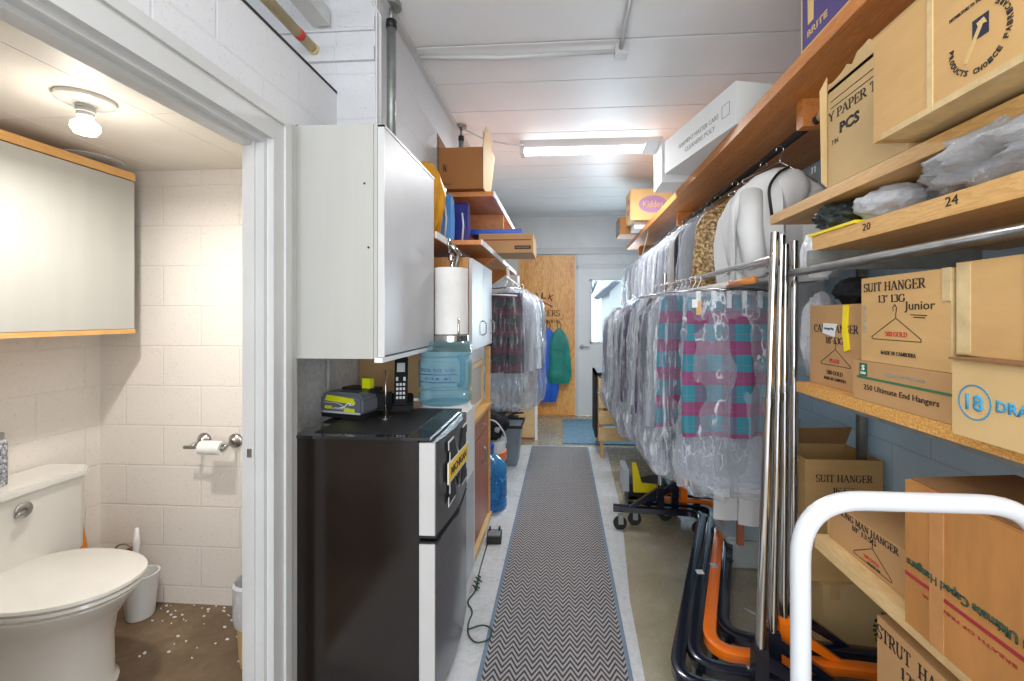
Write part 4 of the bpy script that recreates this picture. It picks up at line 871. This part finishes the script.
garment('purple_garment', 'dark purple garment at the far end of lower row', 'garment', (.615, 4.2, 1.535), 'purple_cloth', [(a, b * 1.05, c) for a, b, c in SH], 77, 'film', .26, fa=.02)
# long wrapped pole carrying the far garments
t = thing('wrapped_pole', 'white plastic wrapped clothes pole above the plaid skirts', 'pole', (.71, 1.72, 1.535))
obj('pole', T([(0, 0, 0), (-.03, 1.2, .0), (-.06, 2.65, 0)], .013, 14), 'white_wrap', t, smooth=True); obj('bare_end', T([(.0005, -.03, 0), (-.004, .22, 0)], .0142, 14), 'shelf_orange', t, smooth=True)
obj('hanging_wire', T([(-.06, 2.62, 0), (.0, 2.62, .2), (.12, 2.62, .7)], .003, 6), 'galvanised', t)
# ---- white long covers low between racks
for i, (x, y) in enumerate(((.88, 2.42), (.99, 2.36))):
    t = garment('white_cover', ('white paper garment cover showing below the plastic, left one', 'white paper garment cover next to the chrome uprights')[i], 'garment cover', (x, y, RZ), 'white_cloth', [(.06, .02, .01), (.1, .05, .015), (.2, .07, .02), (1.27, .075, .02)], 60 + i, None, fa=.008)
# ---- upper row on the black rail
ux, uz = .97, 2.15
t = thing('clothes_rail', 'black iron clothes rail under the long orange shelf', 'clothes rail', (ux, 3.6, uz))
obj('pipe', T([(0, -1.9, 0), (0, 1.9, 0)], .0155, 16), 'black_pipe', t, smooth=True); obj('end_cap', T([(0, -1.92, 0), (0, -1.88, 0)], .024, 16), 'box_light', t, smooth=True)
for y in (-1.84, 0, 1.8): obj('support_block', B(-.05, .36, y - .0, y + .045, -.02, .086), 'shelf_orange', t, bevel=.002)
HO = [(.09, .04, .04), (.12, .11, .07), (.18, .18, .08), (.27, .22, .09), (.38, .23, .08), (.58, .22, .07)]
def hoodie(label, x, y, seed, rz, drop=1.0, mat='white_cloth'):
    t = garment('hooded_robe', label, 'robe', (x, y, uz - .018), mat, [(a * drop if a > .3 else a, b, c) for a, b, c in HO], seed, None, fa=.075, rz=rz, thick=.7, nv=34)
    obj('hood', crumpled((.2, .16, .2), seed, .1, 1.2, 3), mat, t, smooth=True).location = (.02, -.03, -.27)
    obj('cord', T(fillet([(-.0, -.06, -.1), (-.06, -.085, -.13), (-.12, -.11, -.2), (-.11, -.12, -.32)], .04), .006, 8), 'black_plastic', t, smooth=True)
    for s in (-1, 1): obj('sleeve', T([(s * .14, -.02, -.2), (s * .17, -.06, -.36), (s * .15, -.08, -.57)], [.045, .05, .045], 14), mat, t, smooth=True)
    return t
hoodie('white hooded robe with black neck cord, nearest on upper rail', .95, 2.0, 31, .12)
hoodie('second white hooded robe right behind the nearest one', .97, 2.2, 33, .05)
LG = [(.08, .03, .02), (.11, .07, .03), (.17, .18, .05), (.24, .22, .055), (.4, .23, .06), (.62, .235, .055)]
garment('gold_garment', 'gold and brown glittery garment on the upper rail', 'garment', (.95, 2.5, uz - .018), 'gold_cloth', LG, 41, None, fa=.02, rz=.05)
garment('pale_garment', 'pale shiny garment in plastic next to the gold one', 'garment', (.95, 2.78, uz - .018), 'light_grey_cloth', LG, 42, 'film_heavy', .1, fa=.02)
garment('navy_garment', 'slim navy garment between pale ones on upper rail', 'garment', (.95, 2.93, uz - .018), 'dark_cloth', LG, 43, None, fa=.015)
garment('cream_garment', 'cream patterned garment in plastic on upper rail', 'garment', (.95, 3.05, uz - .018), 'cream_cloth', LG, 44, 'film_heavy', .1, fa=.02)
garment('grey_knit', 'grey striped knit garment on the upper rail', 'garment', (.95, 3.22, uz - .018), 'pattern_cloth', LG, 45, None, fa=.02, thick=1.3)
up = [garment('upper_garment', ('pale grey', 'dark', 'white', 'mid grey')[i] + ' garment in plastic packed far back on the upper rail', 'garment', (.95, 3.4 + i * .11, uz - .018), m, LG, 46 + i, 'film_heavy', .1, fa=.02, rz=.05 * i, group=('pale grey', 'dark', 'white', 'mid grey')[i] + ' covered garments far along the upper rail') for i, m in enumerate(('light_grey_cloth', 'dark_cloth', 'white_cloth', 'grey_cloth'))]
y = 3.84; k = 0
while y < 5.4: dup(up[(k * 3) % 4], (.95 + rnd.uniform(-.01, .01), y, uz - .018), rnd.uniform(-.1, .1), group=up[(k * 3) % 4]['group']); y += .11; k += 1
# ---- left far garments
t = thing('left_clothes_rail', 'white clothes rail holding bagged clothes left of aisle', 'clothes rail', (-.44, 3.9, 1.7)); obj('pipe', T([(0, -.45, 0), (0, .5, 0)], .013, 12), 'white_wrap', t, smooth=True)
for y in (-.4, .45): obj('drop_bracket', B(-.01, .01, y, y + .02, .0, .1), 'white_plastic', t)
bb = [(a, b * .78, c) for a, b, c in SK]
t = garment('dark_plaid_skirt', 'dark maroon and green plaid garment, front of left rail', 'skirt', (-.46, 3.5, 1.685), 'plaid_dark', [(.1, .14, .02), (.74, .15, .03)], 81, 'film', .3, True, fa=.02)
obj('hanger_bar', T([(-.16, -.04, -.11), (.1, -.04, -.125)], .006, 8), 'white_plastic', t)
for i, (m, lb) in enumerate((('light_grey_cloth', 'pale blue grey garment in plastic behind the dark plaid'), ('white_cloth', 'white garment in clear plastic on the left rail'), ('grey_cloth', 'last plastic bagged garment on left rail by oak panel'))):
    garment('bagged_garment', lb, 'garment', (-.44 + i * .03, 3.72 + i * .18, 1.685), m, [(a, b * .95, c) for a, b, c in SH], 84 + i, 'film', .34, fa=.025)
# ================================================================ ROLLING RACKS
def caster(parent, x, y, r=.044):
    c = obj('caster', box(B(x - .017, x - .012, y - .012, y + .02, r * .9, .1), x + .012, x + .017, y - .012, y + .02, r * .9, .1) if y < 2.4 else box(B(x - .012, x + .02, y - .017, y - .012, r * .9, .1), x - .012, x + .02, y + .012, y + .017, r * .9, .1), 'galvanised', parent, world=True)
    q = x if y < 2.4 else y
    obj('wheel', lathe(nb(), [(0, q - .011), (r * .7, q - .011), (r, q - .008), (r, q + .008), (r * .7, q + .011), (0, q + .011)], (0, y, r) if y < 2.4 else (x, 0, r), 24, 0 if y < 2.4 else 1), 'rubber', c, world=True, smooth=True)
    obj('stem', T([(x, y, .08), (x, y, .1)], .009, 8), 'galvanised', c, world=True)
def zrack(label, mat, nl, nr, fl, fr, pn, pf, ptop, ztop):
    (x1, y1), (x2, y2), (x3, y3), (x4, y4) = nr, nl, fr, fl
    t = thing('rolling_rack', label, 'clothes rack', (pn[0], pn[1], 0)); z = .12
    pts = fillet([(x1, y1, z), (x2, y2, z), (x3, y3, z), (x4, y4, z)], .13, 8)
    obj('base', ribbon(nb(), pts, .05, .04), mat, t, world=True, smooth=True)
    obj('upright_socket', ribbon(nb(), [(pn[0] - .022, pn[1], .19), (pn[0] + .022, pn[1], .19)], .044, .2), mat, t, world=True)
    obj('upright_socket', ribbon(nb(), [(pf[0] - .022, pf[1], .19), (pf[0] + .022, pf[1], .19)], .044, .2), mat, t, world=True)
    for (px, py), s in ((pn, 1), (pf, -1)):
        obj('brace', prism(nb(), [(px + s * .02, .27), (px + s * .02, .22), (px + s * .17, .135), (px + s * .21, .135)], 1, py - .012, py + .012), mat, t, world=True)
    top = (ptop, pn[1], ztop); ft = (pf[0] + .03, pf[1], ztop)
    for a, b in (((pn[0], pn[1], .2), top), ((pf[0], pf[1], .2), ft)):
        a, b = Vector(a), Vector(b); m = a.lerp(b, .62)
        p_ = obj('pole', T([a, m], .0165, 16), 'chrome', t, world=True, smooth=True); obj('inner_pole', T([m, b], .0135, 16), 'chrome', t, world=True, smooth=True); obj('collar', T([m - Vector((0, 0, .02)), m + Vector((0, 0, .01))], .0185, 16), 'chrome', t, world=True, smooth=True)
    zb = ztop - .085
    obj('top_bar', T([(ptop - .0, pn[1], zb), (ft[0], pf[1], zb)], .0115, 14), 'chrome', t, world=True, smooth=True)
    for q in (nr, nl, fl, fr): caster(t, q[0] + (.04 if q[0] < pn[0] else -.04), q[1] + (.05 if q[1] < 2.4 else -.05))
    bm = nb()
    for s in (.1, .17): lathe(bm, [(0, z + .02), (.012, z + .02), (.012, z + .027), (.006, z + .032), (0, z + .032)], (x2 + s + .1, y2 + (y1 - y2) * (s + .1) / (x1 - x2), 0), 12)
    obj('bolt', bm, 'chrome', t, world=True)
    return t
A = zrack('outermost navy rolling Z rack nearest the aisle mat', 'navy_metal', (.385, 1.56), (.98, 1.5), (.335, 2.97), (.91, 2.93), (.66, 1.53), (.64, 2.95), .71, 1.68)
obj('sticker', B(.655, .69, 2.2, 2.235, .1405, .142), 'white_plastic', A, world=True)
Bk = zrack('second navy rolling rack nested inside the outermost one', 'navy_metal', (.465, 1.64), (1.06, 1.58), (.44, 3.04), (1.0, 3.0), (.738, 1.61), (.75, 3.02), .77, 1.685)
obj('sticker', B(.745, .775, 2.26, 2.3, .1405, .142), 'pale_grey', Bk, world=True)
Cr = zrack('bright orange rolling Z rack nested between navy ones', 'orange_metal', (.55, 1.72), (1.14, 1.66), (.66, 3.12), (1.08, 3.08), (.814, 1.69), (.83, 3.1), .822, 1.665)
obj('sticker', B(.845, .875, 2.32, 2.36, .1405, .142), 'black_plastic', Cr, world=True)
D = zrack('innermost navy rolling rack beside the stacked boxes', 'navy_metal', (.63, 1.8), (1.2, 1.74), (.74, 3.19), (1.17, 3.15), (.889, 1.77), (.94, 3.17), .895, 1.69)
tag(obj('loose_cable', T(fillet([(.86, 2.16, .01), (.95, 2.05, .01), (1.05, 2.08, .01), (1.1, 2.2, .01)], .06), .005, 8), 'white_plastic', smooth=True), 'white cord on the floor inside the nested racks', 'cord')
t = thing('storage_tub', 'low pale grey tub on floor behind the rack bases', 'tub', (1.08, 2.62, 0)); obj('tub', loft([[(x * .95, y * .95, 0) for x, y in ((-.17, -.12), (.17, -.12), (.17, .12), (-.17, .12))], [(x, y, .17) for x, y in ((-.17, -.12), (.17, -.12), (.17, .12), (-.17, .12))]]), 'pale_grey', t, bevel=.01); obj('lid', B(-.18, .18, -.13, .13, .17, .185), 'pale_grey', t, bevel=.004)
# far crate with liner, and yellow trolley
t = thing('wooden_crate', 'pale wooden slatted crate on legs near back door', 'crate', (.62, 4.65, 0))
bm = nb()
for z in (.18, .34, .5, .66): box(bm, -.25, .25, -.31, -.29, z, z + .13); box(bm, -.27, -.25, -.31, .31, z, z + .13); box(bm, .25, .27, -.31, .31, z, z + .13); box(bm, -.25, .25, .29, .31, z, z + .13)
obj('slats', bm, 'plank_pine', t, bevel=.002)
for x in (-.235, .235):
    for y in (-.27, .27): obj('leg', B(x - .015, x + .015, y - .02, y + .02, 0, .8), 'shelf_ply', t)
t = thing('bin_liner', 'black liner draped over the edge of wooden crate', 'liner', (.36, 4.65, .8)); obj('sheet', box(box(B(-.035, -.015, -.2, .24, -.62, .03), -.035, .42, -.2, .24, .0, .03), -.0, .4, -.29, -.27, -.1, .0), 'black_cloth', t, bevel=.008)
t = thing('pallet_jack', 'yellow and black floor machine under plastic bags', 'machine', (.58, 3.42, 0))
obj('body', prism(nb(), [(-.1, .02), (.14, .0), (.2, .08), (.2, .16), (.0, .12), (-.09, .16)], 1, -.12, .12), 'black_plastic', t, bevel=.01); obj('bracket', prism(nb(), [(-.06, .1), (.14, .1), (.14, .16), (-.0, .17), (-.04, .32), (-.07, .32)], 1, -.135, -.121), 'yellow', t, bevel=.003); obj('side_plate', B(-.13, -.09, -.12, .1, .1, .26), 'pale_grey', t, bevel=.006)
for s in (-.1, .1): obj('wheel', lathe(nb(), [(0, s - .02), (.035, s - .02), (.035, s + .02), (0, s + .02)], (-.06, 0, .035), 16, 1), 'rubber', t, smooth=True)
# ================================================================ RIGHT SHELVING
SX = .80
t = thing('top_shelf', 'long orange wood top shelf along the right wall', 'shelf', (SX, 2.3, 2.236))
obj('board', B(.022, .57, -2.9, 3.3, 0, .04), 'shelf_orange', t); obj('front_edge', B(0, .022, -2.9, 3.3, -.002, .044), 'shelf_orange', t, bevel=.003)
t = thing('upper_shelf', 'short plywood shelf carrying the two big upper cartons', 'shelf', (SX, .6, 1.752)); obj('board', B(0, .57, -1.4, 1.16, 0, .035), 'shelf_ply', t, bevel=.002)
t = thing('numbered_shelf', 'plywood shelf with pencilled 20 and 24 on edge', 'shelf', (SX, .6, 1.608)); obj('board', B(0, .57, -1.4, .887, 0, .046), 'shelf_ply', t, bevel=.002)
F = Face((0, 0, .024), (0, -1, 0), (0, 0, 1))
letter(t, F, '20', -.62, .004, .03, .02, 'ink'); letter(t, F, '24', -.365, .006, .03, .02, 'ink')
t = thing('shelf_rail', 'thick steel clothes rail beneath the numbered shelf', 'clothes rail', (.79, .6, 1.548)); obj('pipe', T([(0, -1.2, -.0), (.0, .98, .0)], .0135, 16), 'dull_chrome', t, smooth=True); obj('bracket', B(-.012, .5, .85, .865, .0, .06), 'galvanised', t); obj('bracket', B(-.012, .5, -.9, -.885, .0, .06), 'galvanised', t)
t = thing('middle_shelf', 'particle board shelf under the hanger cartons', 'shelf', (SX, .6, 1.142)); obj('board', B(0, .57, -1.4, .97, 0, .033), 'particle', t); obj('angle_bar', B(.03, .06, -1.4, .96, -.02, -.001), 'galvanised', t)
t = thing('lower_shelf', 'pale pine plank shelf low on the right', 'shelf', (SX, .6, .665)); obj('board', B(0, .57, -1.4, .86, 0, .042), 'plank_pine', t, bevel=.002); obj('rear_board', B(.1, .5, .86, .95, .01, .036), 'plank_pine', t); obj('cleat', B(.04, .2, .845, .862, .045, .12), 'shelf_ply', t)
for i, (y, lb) in enumerate(((2.06, 'grey steel shelf post by the open suit hanger carton'), (-.6, 'grey steel shelf post near the front of shelving'))):
    t = thing('shelf_post', lb, 'post', (1.33, y, 0)); obj('post', T([(0, 0, 0), (0, 0, 2.23)], .022, 16), 'galvanised', t, smooth=True); obj('foot', B(-.04, .04, -.04, .04, 0, .006), 'galvanised', t)
# ---- cartons
t, d = carton('CAPE HANGER carton with yellow ribbon on particle shelf', .84, 1.12, 1.29, 1.56, 1.176, 1.435, 'box_mid', tape=False)
F = FL(*d); serif(t, F, 'CAPE HANGER', 0, .055, .22, .024, bold=.015); serif(t, F, '18" 13G', .0, .018, .09, .02, bold=.01); hanger_icon(t, F, 0, -.055, .15); serif(t, F, 'PLAIN', 0, -.045, .05, .012, 'red'); serif(t, F, '500-GOLD', 0, -.083, .08, .012, bold=.01); serif(t, F, 'MADE IN CAMBODIA', 0, -.102, .11, .009)
poly(t, F, [(-.06, .04), (-.0, .03), (.015, .07), (-.055, .072)], 'white_plastic', 'note', .003); letter(t, F, 'Garbage Bag', -.025, .054, .05, .01, 'ink', th=.004)
poly(t, F, [(.05, .127), (.07, .127), (.065, .06), (.075, -.005), (.055, -.012), (.045, .05)], 'yellow', 'ribbon', .006)
t, d = carton('250 hangers carton with green stripe, lowest on particle shelf', .80, 1.2, .91, 1.275, 1.176, 1.281, 'box_mid', tape=False)
F = FL(*d); rect(t, F, -.165, .165, .005, .011, 'green_grey_line'); rect(t, F, -.155, -.125, .012, .046, 'green_label', 'printed_logo'); letter(t, F, 'S', -.14, .034, .012, .014, 'white_plastic', th=.002, bold=.02); letter(t, F, '500', -.14, .02, .02, .007, 'white_plastic', th=.002); letter(t, F, '250 Ultimate End Hangers', -.02, -.018, .235, .018); letter(t, F, 'BREATH OF FRESH AIR', 0, .026, .12, .006, 'ink_faint')
t, d = carton('SUIT HANGER Junior carton in the middle of the row', .80, 1.2, .965, 1.24, 1.282, 1.5, 'box_tan', tape=False)
F = FL(*d); serif(t, F, 'SUIT HANGER', -.028, .083, .2, .022, bold=.02); serif(t, F, '13" 13G', -.03, .052, .09, .018, bold=.015); hanger_icon(t, F, -.02, -.045, .16); serif(t, F, '500-GOLD', -.015, -.035, .07, .011, 'red'); serif(t, F, 'MADE IN CAMBODIA', -.01, -.082, .11, .009, bold=.01); letter(t, F, 'Junior', .055, .03, .085, .026, 'ink'); line(t, F, [(.03, .012), (.075, .01)], .002); line(t, F, [(.04, .006), (.07, .005)], .002); serif(t, F, '6.07.20', -.124, .0, .07, .01, 'ink_faint', rot=-PI / 2)
bm = B(-.2008, .2, -.1385, -.136, .0, .216); box(bm, -.203, -.199, -.137, -.118, .15, .219); obj('tape', bm, 'tape_clear', t)
t, d = carton('plain tan carton with glossy tape right of Junior carton', .80, 1.2, .55, .955, 1.322, 1.508, 'box_tan', tape=False)
F = FL(*d); rect(t, F, -.2, -.17, -.09, .09, 'tape_clear', 'tape', .0015); rect(t, F, -.07, -.03, -.09, .09, 'tape', 'tape', .0015); rect(t, F, -.07, .03, .03, .07, 'tape', 'tape', .0018)
t, d = carton('carton printed 18 DRA in blue, nearest on particle shelf', .745, 1.15, .50, .898, 1.176, 1.318, 'box_light', tape=False)
F = FL(*d); line(t, F, circle(-.153, -.004, .031), .0025, 'ink_cyan', closed=True); letter(t, F, '18', -.153, -.004, .034, .03, 'ink_cyan', bold=.02); letter(t, F, 'DRAPERY', -.053, -.002, .12, .02, 'ink_cyan', bold=.03)
obj('flap', B(-.21, .2, -.196, .198, d[2], d[2] + .004), 'box_inner', t)
t, d = carton('torn PAPER TUBES carton under the top shelf', .80, 1.15, 1.08, 1.39, 1.788, 2.08, 'box_light', tape=False)
F = FL(*d); serif(t, F, 'Y PAPER TUBES', .0, .06, .3, .026); letter(t, F, 'PCS', -.055, .01, .085, .032, bold=.04); line(t, F, [(-.14, .085), (.1, .085)], .002); line(t, F, [(-.14, .105), (.1, .105)], .002); letter(t, F, '7 IN', -.12, -.02, .03, .014)
pts = [(-.155, .0)]; rnd2 = random.Random(4)
bm = nb(); top = [(-.155 + .31 * k / 14, .0 + rnd2.uniform(.01, .05)) for k in range(15)]; prism(bm, [(-.155, -.01)] + top + [(.155, -.01)], 0, -.175, -.171)
for q in bm.verts: q.co.z += d[2]
obj('torn_edge', bm, 'box_light', t)
obj('flap', flap_prism((-.176, .157, .0), (-.185, .172, .02), (-.19, .172, .30), (-.177, .157, .335)), 'box_light', t)
letter(t, Face((-.1912, .2, .15), Vector((.2, -.97, 0)).normalized(), (0, 0, 1)), 'x x', 0, -.08, .02, .02, 'ink_faint')
t, d = carton('large choice products carton with round print, upper right', .72, 1.12, .42, 1.075, 1.80, 2.04, 'box_tan', tape=False)
F = FL(*d); cu = -.0675; cv = -.038
rect(t, F, cu - .012, cu + .018, cv + .0, cv + .036, 'dark_cloth', 'printed_logo'); poly(t, F, [(cu - .028, cv - .028), (cu - .023, cv - .032), (cu + .008, cv + .02), (cu + .015, cv + .019), (cu + .01, cv + .03), (cu - .003, cv + .027), (cu + .0, cv + .02)], 'box_light', 'printed_brush', .002)
def arc(parent, F, text, cu, cv, r, a0, a1, h, wd):
    n = len(text)
    for i, ch in enumerate(text):
        if ch == ' ': continue
        a = a0 + (a1 - a0) * i / (n - 1); up_ = 1 if a0 > a1 else -1
        letter(parent, F, ch, cu + r * math.cos(a), cv + r * math.sin(a), wd, h, 'ink', rot=a - PI / 2 if up_ > 0 else a + PI / 2, bold=.02)
arc(t, F, 'PRODUCTS CHOICE FABRICARE', cu, cv, .054, -PI * 1.03, PI * .28, .0095, .0075); letter(t, F, 'DISTRIBUTORS TO THE DRYCLEANING', cu - .005, cv + .066, .105, .006)
rect(t, F, -.175, -.162, -.12, .12, 'tape_clear', 'tape', .002); rect(t, F, .06, .07, -.12, .12, 'tape_clear', 'tape', .001)
obj('torn_flap', flap_prism((-.2, .33, .24), (-.2, -.1, .24), (-.1, -.1, .3), (-.12, .3, .31)), 'box_light', t)
obj('tape_bottom', B(-.2015, -.1, -.3, .3, -.0015, .012), 'tape_clear', t)
t, d = carton('upside down Caped Hangers carton overhanging the pine plank', .775, 1.2, .5, 1.055, .708, 1.03, 'box_brown', tape=False)
F = FL(*d); rect(t, F, -.277, .277, -.052, -.044, 'red_line'); letter(t, F, '3 Ultimate Caped Hangers', -.14, -.018, .26, .024, 'ink_green', th=.0024, rot=PI, bold=.01); letter(t, F, 'BREATH OF FRESH AIR', -.13, -.07, .2, .006, 'red_line', rot=PI); rect(t, F, -.21, -.175, -.161, .161, 'tape_brown', 'tape', .0016)
obj('flap', flap_prism((-.2, .277, d[2]), (-.2, -.277, d[2]), (.02, -.277, d[2] + .012), (.02, .277, d[2] + .012)), 'box_inner', t)
t, d = carton('flat MAN HANGER carton on the low pine plank', .835, 1.2, 1.09, 1.44, .708, .826, 'box_mid', tape=False)
F = FL(*d); serif(t, F, 'STRONG MAN HANGER', -.025, .043, .265, .018, bold=.02); serif(t, F, '18" 13.5G', -.02, .022, .1, .013, bold=.01); hanger_icon(t, F, .01, -.042, .15); serif(t, F, '500-GOLD', .01, -.03, .06, .008, 'red'); serif(t, F, 'MADE IN', .02, -.043, .05, .006)
t, d = carton('open SUIT HANGER 16 inch carton behind the white handle', 1.03, 1.345, 1.95, 2.2, .272, .79, 'box_tan', opened=True)
F = FN(*d); serif(t, F, 'SUIT HANGER', .0, .18, .23, .03, bold=.02); serif(t, F, '16" 13G', .0, .13, .09, .024, bold=.01)
dx, dy, dz = d
obj('flap', flap_prism((-dx / 2, dy / 2, dz), (dx / 2, dy / 2, dz), (dx / 2 - .02, dy / 2 - .08, dz + .1), (-dx / 2, dy / 2 - .1, dz + .1)), 'box_mid', t)
obj('flap', flap_prism((-.0, -dy / 2 - .004, dz - .12), (.05, -dy / 2 - .12, dz - .20), (.14, -dy / 2 - .12, dz - .2), (.16, -dy / 2 - .004, dz - .14)), 'box_light', t)
t, d = carton('cream carton on floor under the open carton', 1.09, 1.37, 1.93, 2.2, 0, .27, 'box_light', tape=False)
F = FL(*d); letter(t, F, 'THICK', -.0, .03, .06, .016); letter(t, F, 'STRUT', -.05, -.03, .08, .014)
F = FN(*d); arc(t, F, 'FABRICARE', .16, -.04, .09, PI * 1.15, PI * .6, .02, .014); rect(t, F, -.11, -.07, .075, .135, 'tape', 'tape', .0015)
t, d = carton('STRUT HANGER carton standing on floor under pine plank', .82, 1.2, .62, 1.21, 0, .62, 'box_mid', tape=False)
F = FL(*d); serif(t, F, 'STRUT  HANGER', -.155, .272, .28, .034, bold=.02); serif(t, F, '13"   13G', -.14, .225, .15, .028, bold=.01); hanger_icon(t, F, -.12, .09, .26, .003)
t, d = carton('cream side carton on floor below the cream one', .84, 1.0, 1.25, 1.42, 0, .0, 'box_light', tape=False) if False else (None, None)
t = thing('grey_tray', 'pale grey open tray on top of dark shelf far right', 'tray', (1.1, 2.55, .74)); bm = B(-.15, .15, -.14, .14, 0, .006)
for a in ((-.15, -.144, -.14, .14), (.144, .15, -.14, .14), (-.144, .144, -.14, -.134), (-.144, .144, .134, .14)): box(bm, *a, .006, .12)
obj('tray', bm, 'pale_grey', t); 
t = thing('side_table', 'dark low stand behind the open suit hanger carton', 'stand', (1.1, 2.55, .0)); obj('top', B(-.18, .18, -.16, .16, .71, .738), 'dark_drawer', t)
for x in (-.16, .16):
    for y in (-.14, .14): obj('leg', B(x - .015, x + .015, y - .015, y + .015, .186 if y < .1 and x < 0 else .0, .71), 'dark_drawer', t)
# ---- bags on shelves
bag('plastic_bag', 'white crumpled plastic bag with brown contents on numbered shelf', (.9, 1.25, 1.655), (.2, .2, .10), 51, 'bag_white', .2, 2.4)
t = bag('plastic_bag', 'large clear plastic bag, nearest on the numbered shelf', (.92, .88, 1.655), (.32, .52, .13), 53, 'bag_clear', .22, 2.6)
bag('plastic_bag', 'dark green bag of bits at the end of numbered shelf', (.88, 1.42, 1.655), (.2, .18, .1), 55, 'bag_dark', .22, 2.6)
t = thing('yellow_cloth', 'yellow cloth strip lying under the dark bag', 'cloth', (.87, 1.40, 1.6548)); obj('strip', B(-.075, .05, -.14, .1, 0, .008), 'yellow', t, bevel=.003)
t = thing('pale_bag', 'thin white bag drooping off the end of numbered shelf', 'bag', (.83, 1.5, 1.655)); obj('film', cloth([(-.01, .03, .03), (.03, .05, .03), (.1, .05, .03), (.13, .02, .01)], 58, 3, .01, .02, 10), 'bag_white', t, smooth=True)
bag('plastic_bag', 'white bag with green print behind the CAPE HANGER carton', (.93, 1.66, 1.176), (.16, .14, .36), 61, 'bag_white', .1, 1.8)
bag('plastic_bag', 'small white bag on top of the CAPE HANGER carton', (.93, 1.33, 1.437), (.13, .08, .09), 62, 'bag_white', .1, 2)
bag('black_sack', 'knotted black sack on the CAPE HANGER carton', (.94, 1.48, 1.437), (.14, .12, .09), 63, 'black_cloth', .2, 2.4)
# long pale garment hanging between poles and shelf
garment('pale_dust_cover', 'long pale grey dust cover hanging behind the chrome uprights', 'dust cover', (1.12, 2.36, 2.132), 'white_cloth', [(.06, .04, .03), (.12, .15, .05), (.2, .22, .06), (.98, .24, .05)], 71, None, fa=.03)
# ---- top shelf goods
t, d = carton('purple and gold printed carton on top shelf, near end', .805, 1.05, 1.24, 1.55, 2.281, 2.7, 'box_yellow', tape=False)
F = FL(*d); rect(t, F, -.145, .15, -.2, .2, 'purple_ink', 'printed_panel'); poly(t, F, [(-.11, -.135), (-.08, -.135), (-.078, -.06), (-.085, -.03), (-.1, -.02), (-.112, -.05)], 'box_yellow', 'printed_bottle', .002); letter(t, F, 'BRITE', -.06, -.165, .11, .022, 'box_light', bold=.02, th=.002); line(t, F, [(-.07, -.08), (-.04, -.075), (-.02, -.06)], .004, 'white_plastic', th=.002)
t, d = carton('second yellow carton with purple oval print on top shelf', .81, 1.1, .86, 1.22, 2.281, 2.62, 'box_yellow', tape=False)
F = FL(*d); poly(t, F, circle(0, -.05, .15, 28, .09), 'purple_ink', 'printed_oval'); letter(t, F, 'SPOTLESS', 0, -.05, .2, .04, 'box_light', th=.002, bold=.02)
t, d = carton('long white carton sticking out from the top shelf', -.1, .14, -.36, .36, 0, .2, 'box_white', rz=0, tape=False)
t.location = (.83, 2.46, 2.282); t.rotation_euler = (0, 0, math.radians(13))
F = FL(*d); letter(t, F, 'GARMENT MASTER CARE', .02, .0, .4, .025, 'ink_faint'); letter(t, F, 'CLEANERS POLY', .04, -.045, .3, .025, 'ink_faint'); line(t, F, [(.25, .03), (.31, .03), (.31, -.03), (.25, -.03)], .003, 'ink_faint', closed=True)
t, d = carton('white upright open box beside the fluorescent light', .65, .93, 2.95, 3.2, 2.281, 2.55, 'box_white', opened=True)
obj('flap', flap_prism((-d[0] / 2, -d[1] / 2, d[2]), (-d[0] / 2, d[1] / 2, d[2]), (-d[0] / 2 - .09, d[1] / 2, d[2] + .01), (-d[0] / 2 - .09, -d[1] / 2, d[2] + .015)), 'box_white', t)
t, d = carton('brown carton on the far end of top shelf', .61, .97, 4.80, 5.1, 2.281, 2.47, 'box_brown', tape=False)
rect(t, FL(*d), -.17, .17, -.06, .06, 'grey_plastic', 'printed_panel')
tag(obj('white_pad', B(.72, 1.1, 4.5, 4.74, 2.281, 2.35), 'box_white', bevel=.004), 'white pad of sheets below the Kiddos carton', 'pad')
t, d = carton('yellow carton with lilac oval reading Kiddos', .67, 1.07, 4.42, 4.74, 2.352, 2.66, 'box_yellow', tape=False)
for F, k in ((FN(*d), 1), (FL(*d), .7)):
    poly(t, F, circle(.02, 0, .14 * k, 28, .085), 'lilac_ink', 'printed_oval'); letter(t, F, 'Kiddos', .02, 0, .2 * k, .07, 'box_yellow', th=.002, bold=.02)
# ---- white hand truck in the foreground
t = thing('hand_truck', 'white tubular hand truck handle in right foreground', 'hand truck', (.437, .57, 0))
r_ = .0115; hw = .142; ht = 1.172
obj('handle_frame', T(fillet([(-hw + .003, .0, .12), (-hw, 0, ht), (hw, 0, ht), (hw, 0, .12)], .075, 10), r_, 20), 'white_enamel', t, smooth=True)
for z in (.3, .6): obj('cross_bar', T([(-hw, 0, z), (hw, 0, z)], .012, 12), 'white_enamel', t, smooth=True)
obj('toe_plate', B(-.17, .17, -.0, .22, .0, .008), 'galvanised', t); obj('axle', T([(-.2, -.05, .1), (.2, -.05, .1)], .01, 10), 'galvanised', t)
for s in (-1, 1):
    obj('wheel', lathe(nb(), [(0, s * .2 - .02), (.07, s * .2 - .02), (.1, s * .2 - .015), (.1, s * .2 + .015), (.07, s * .2 + .02), (0, s * .2 + .02)], (0, -.05, .1), 28, 0), 'rubber', t, smooth=True)
    obj('strut', T([(s * hw, 0, .14), (s * hw, -.05, .1)], .012, 10), 'white_enamel', t); obj('strut', T([(s * hw, 0, .16), (s * hw, .01, .01)], .012, 10), 'white_enamel', t)
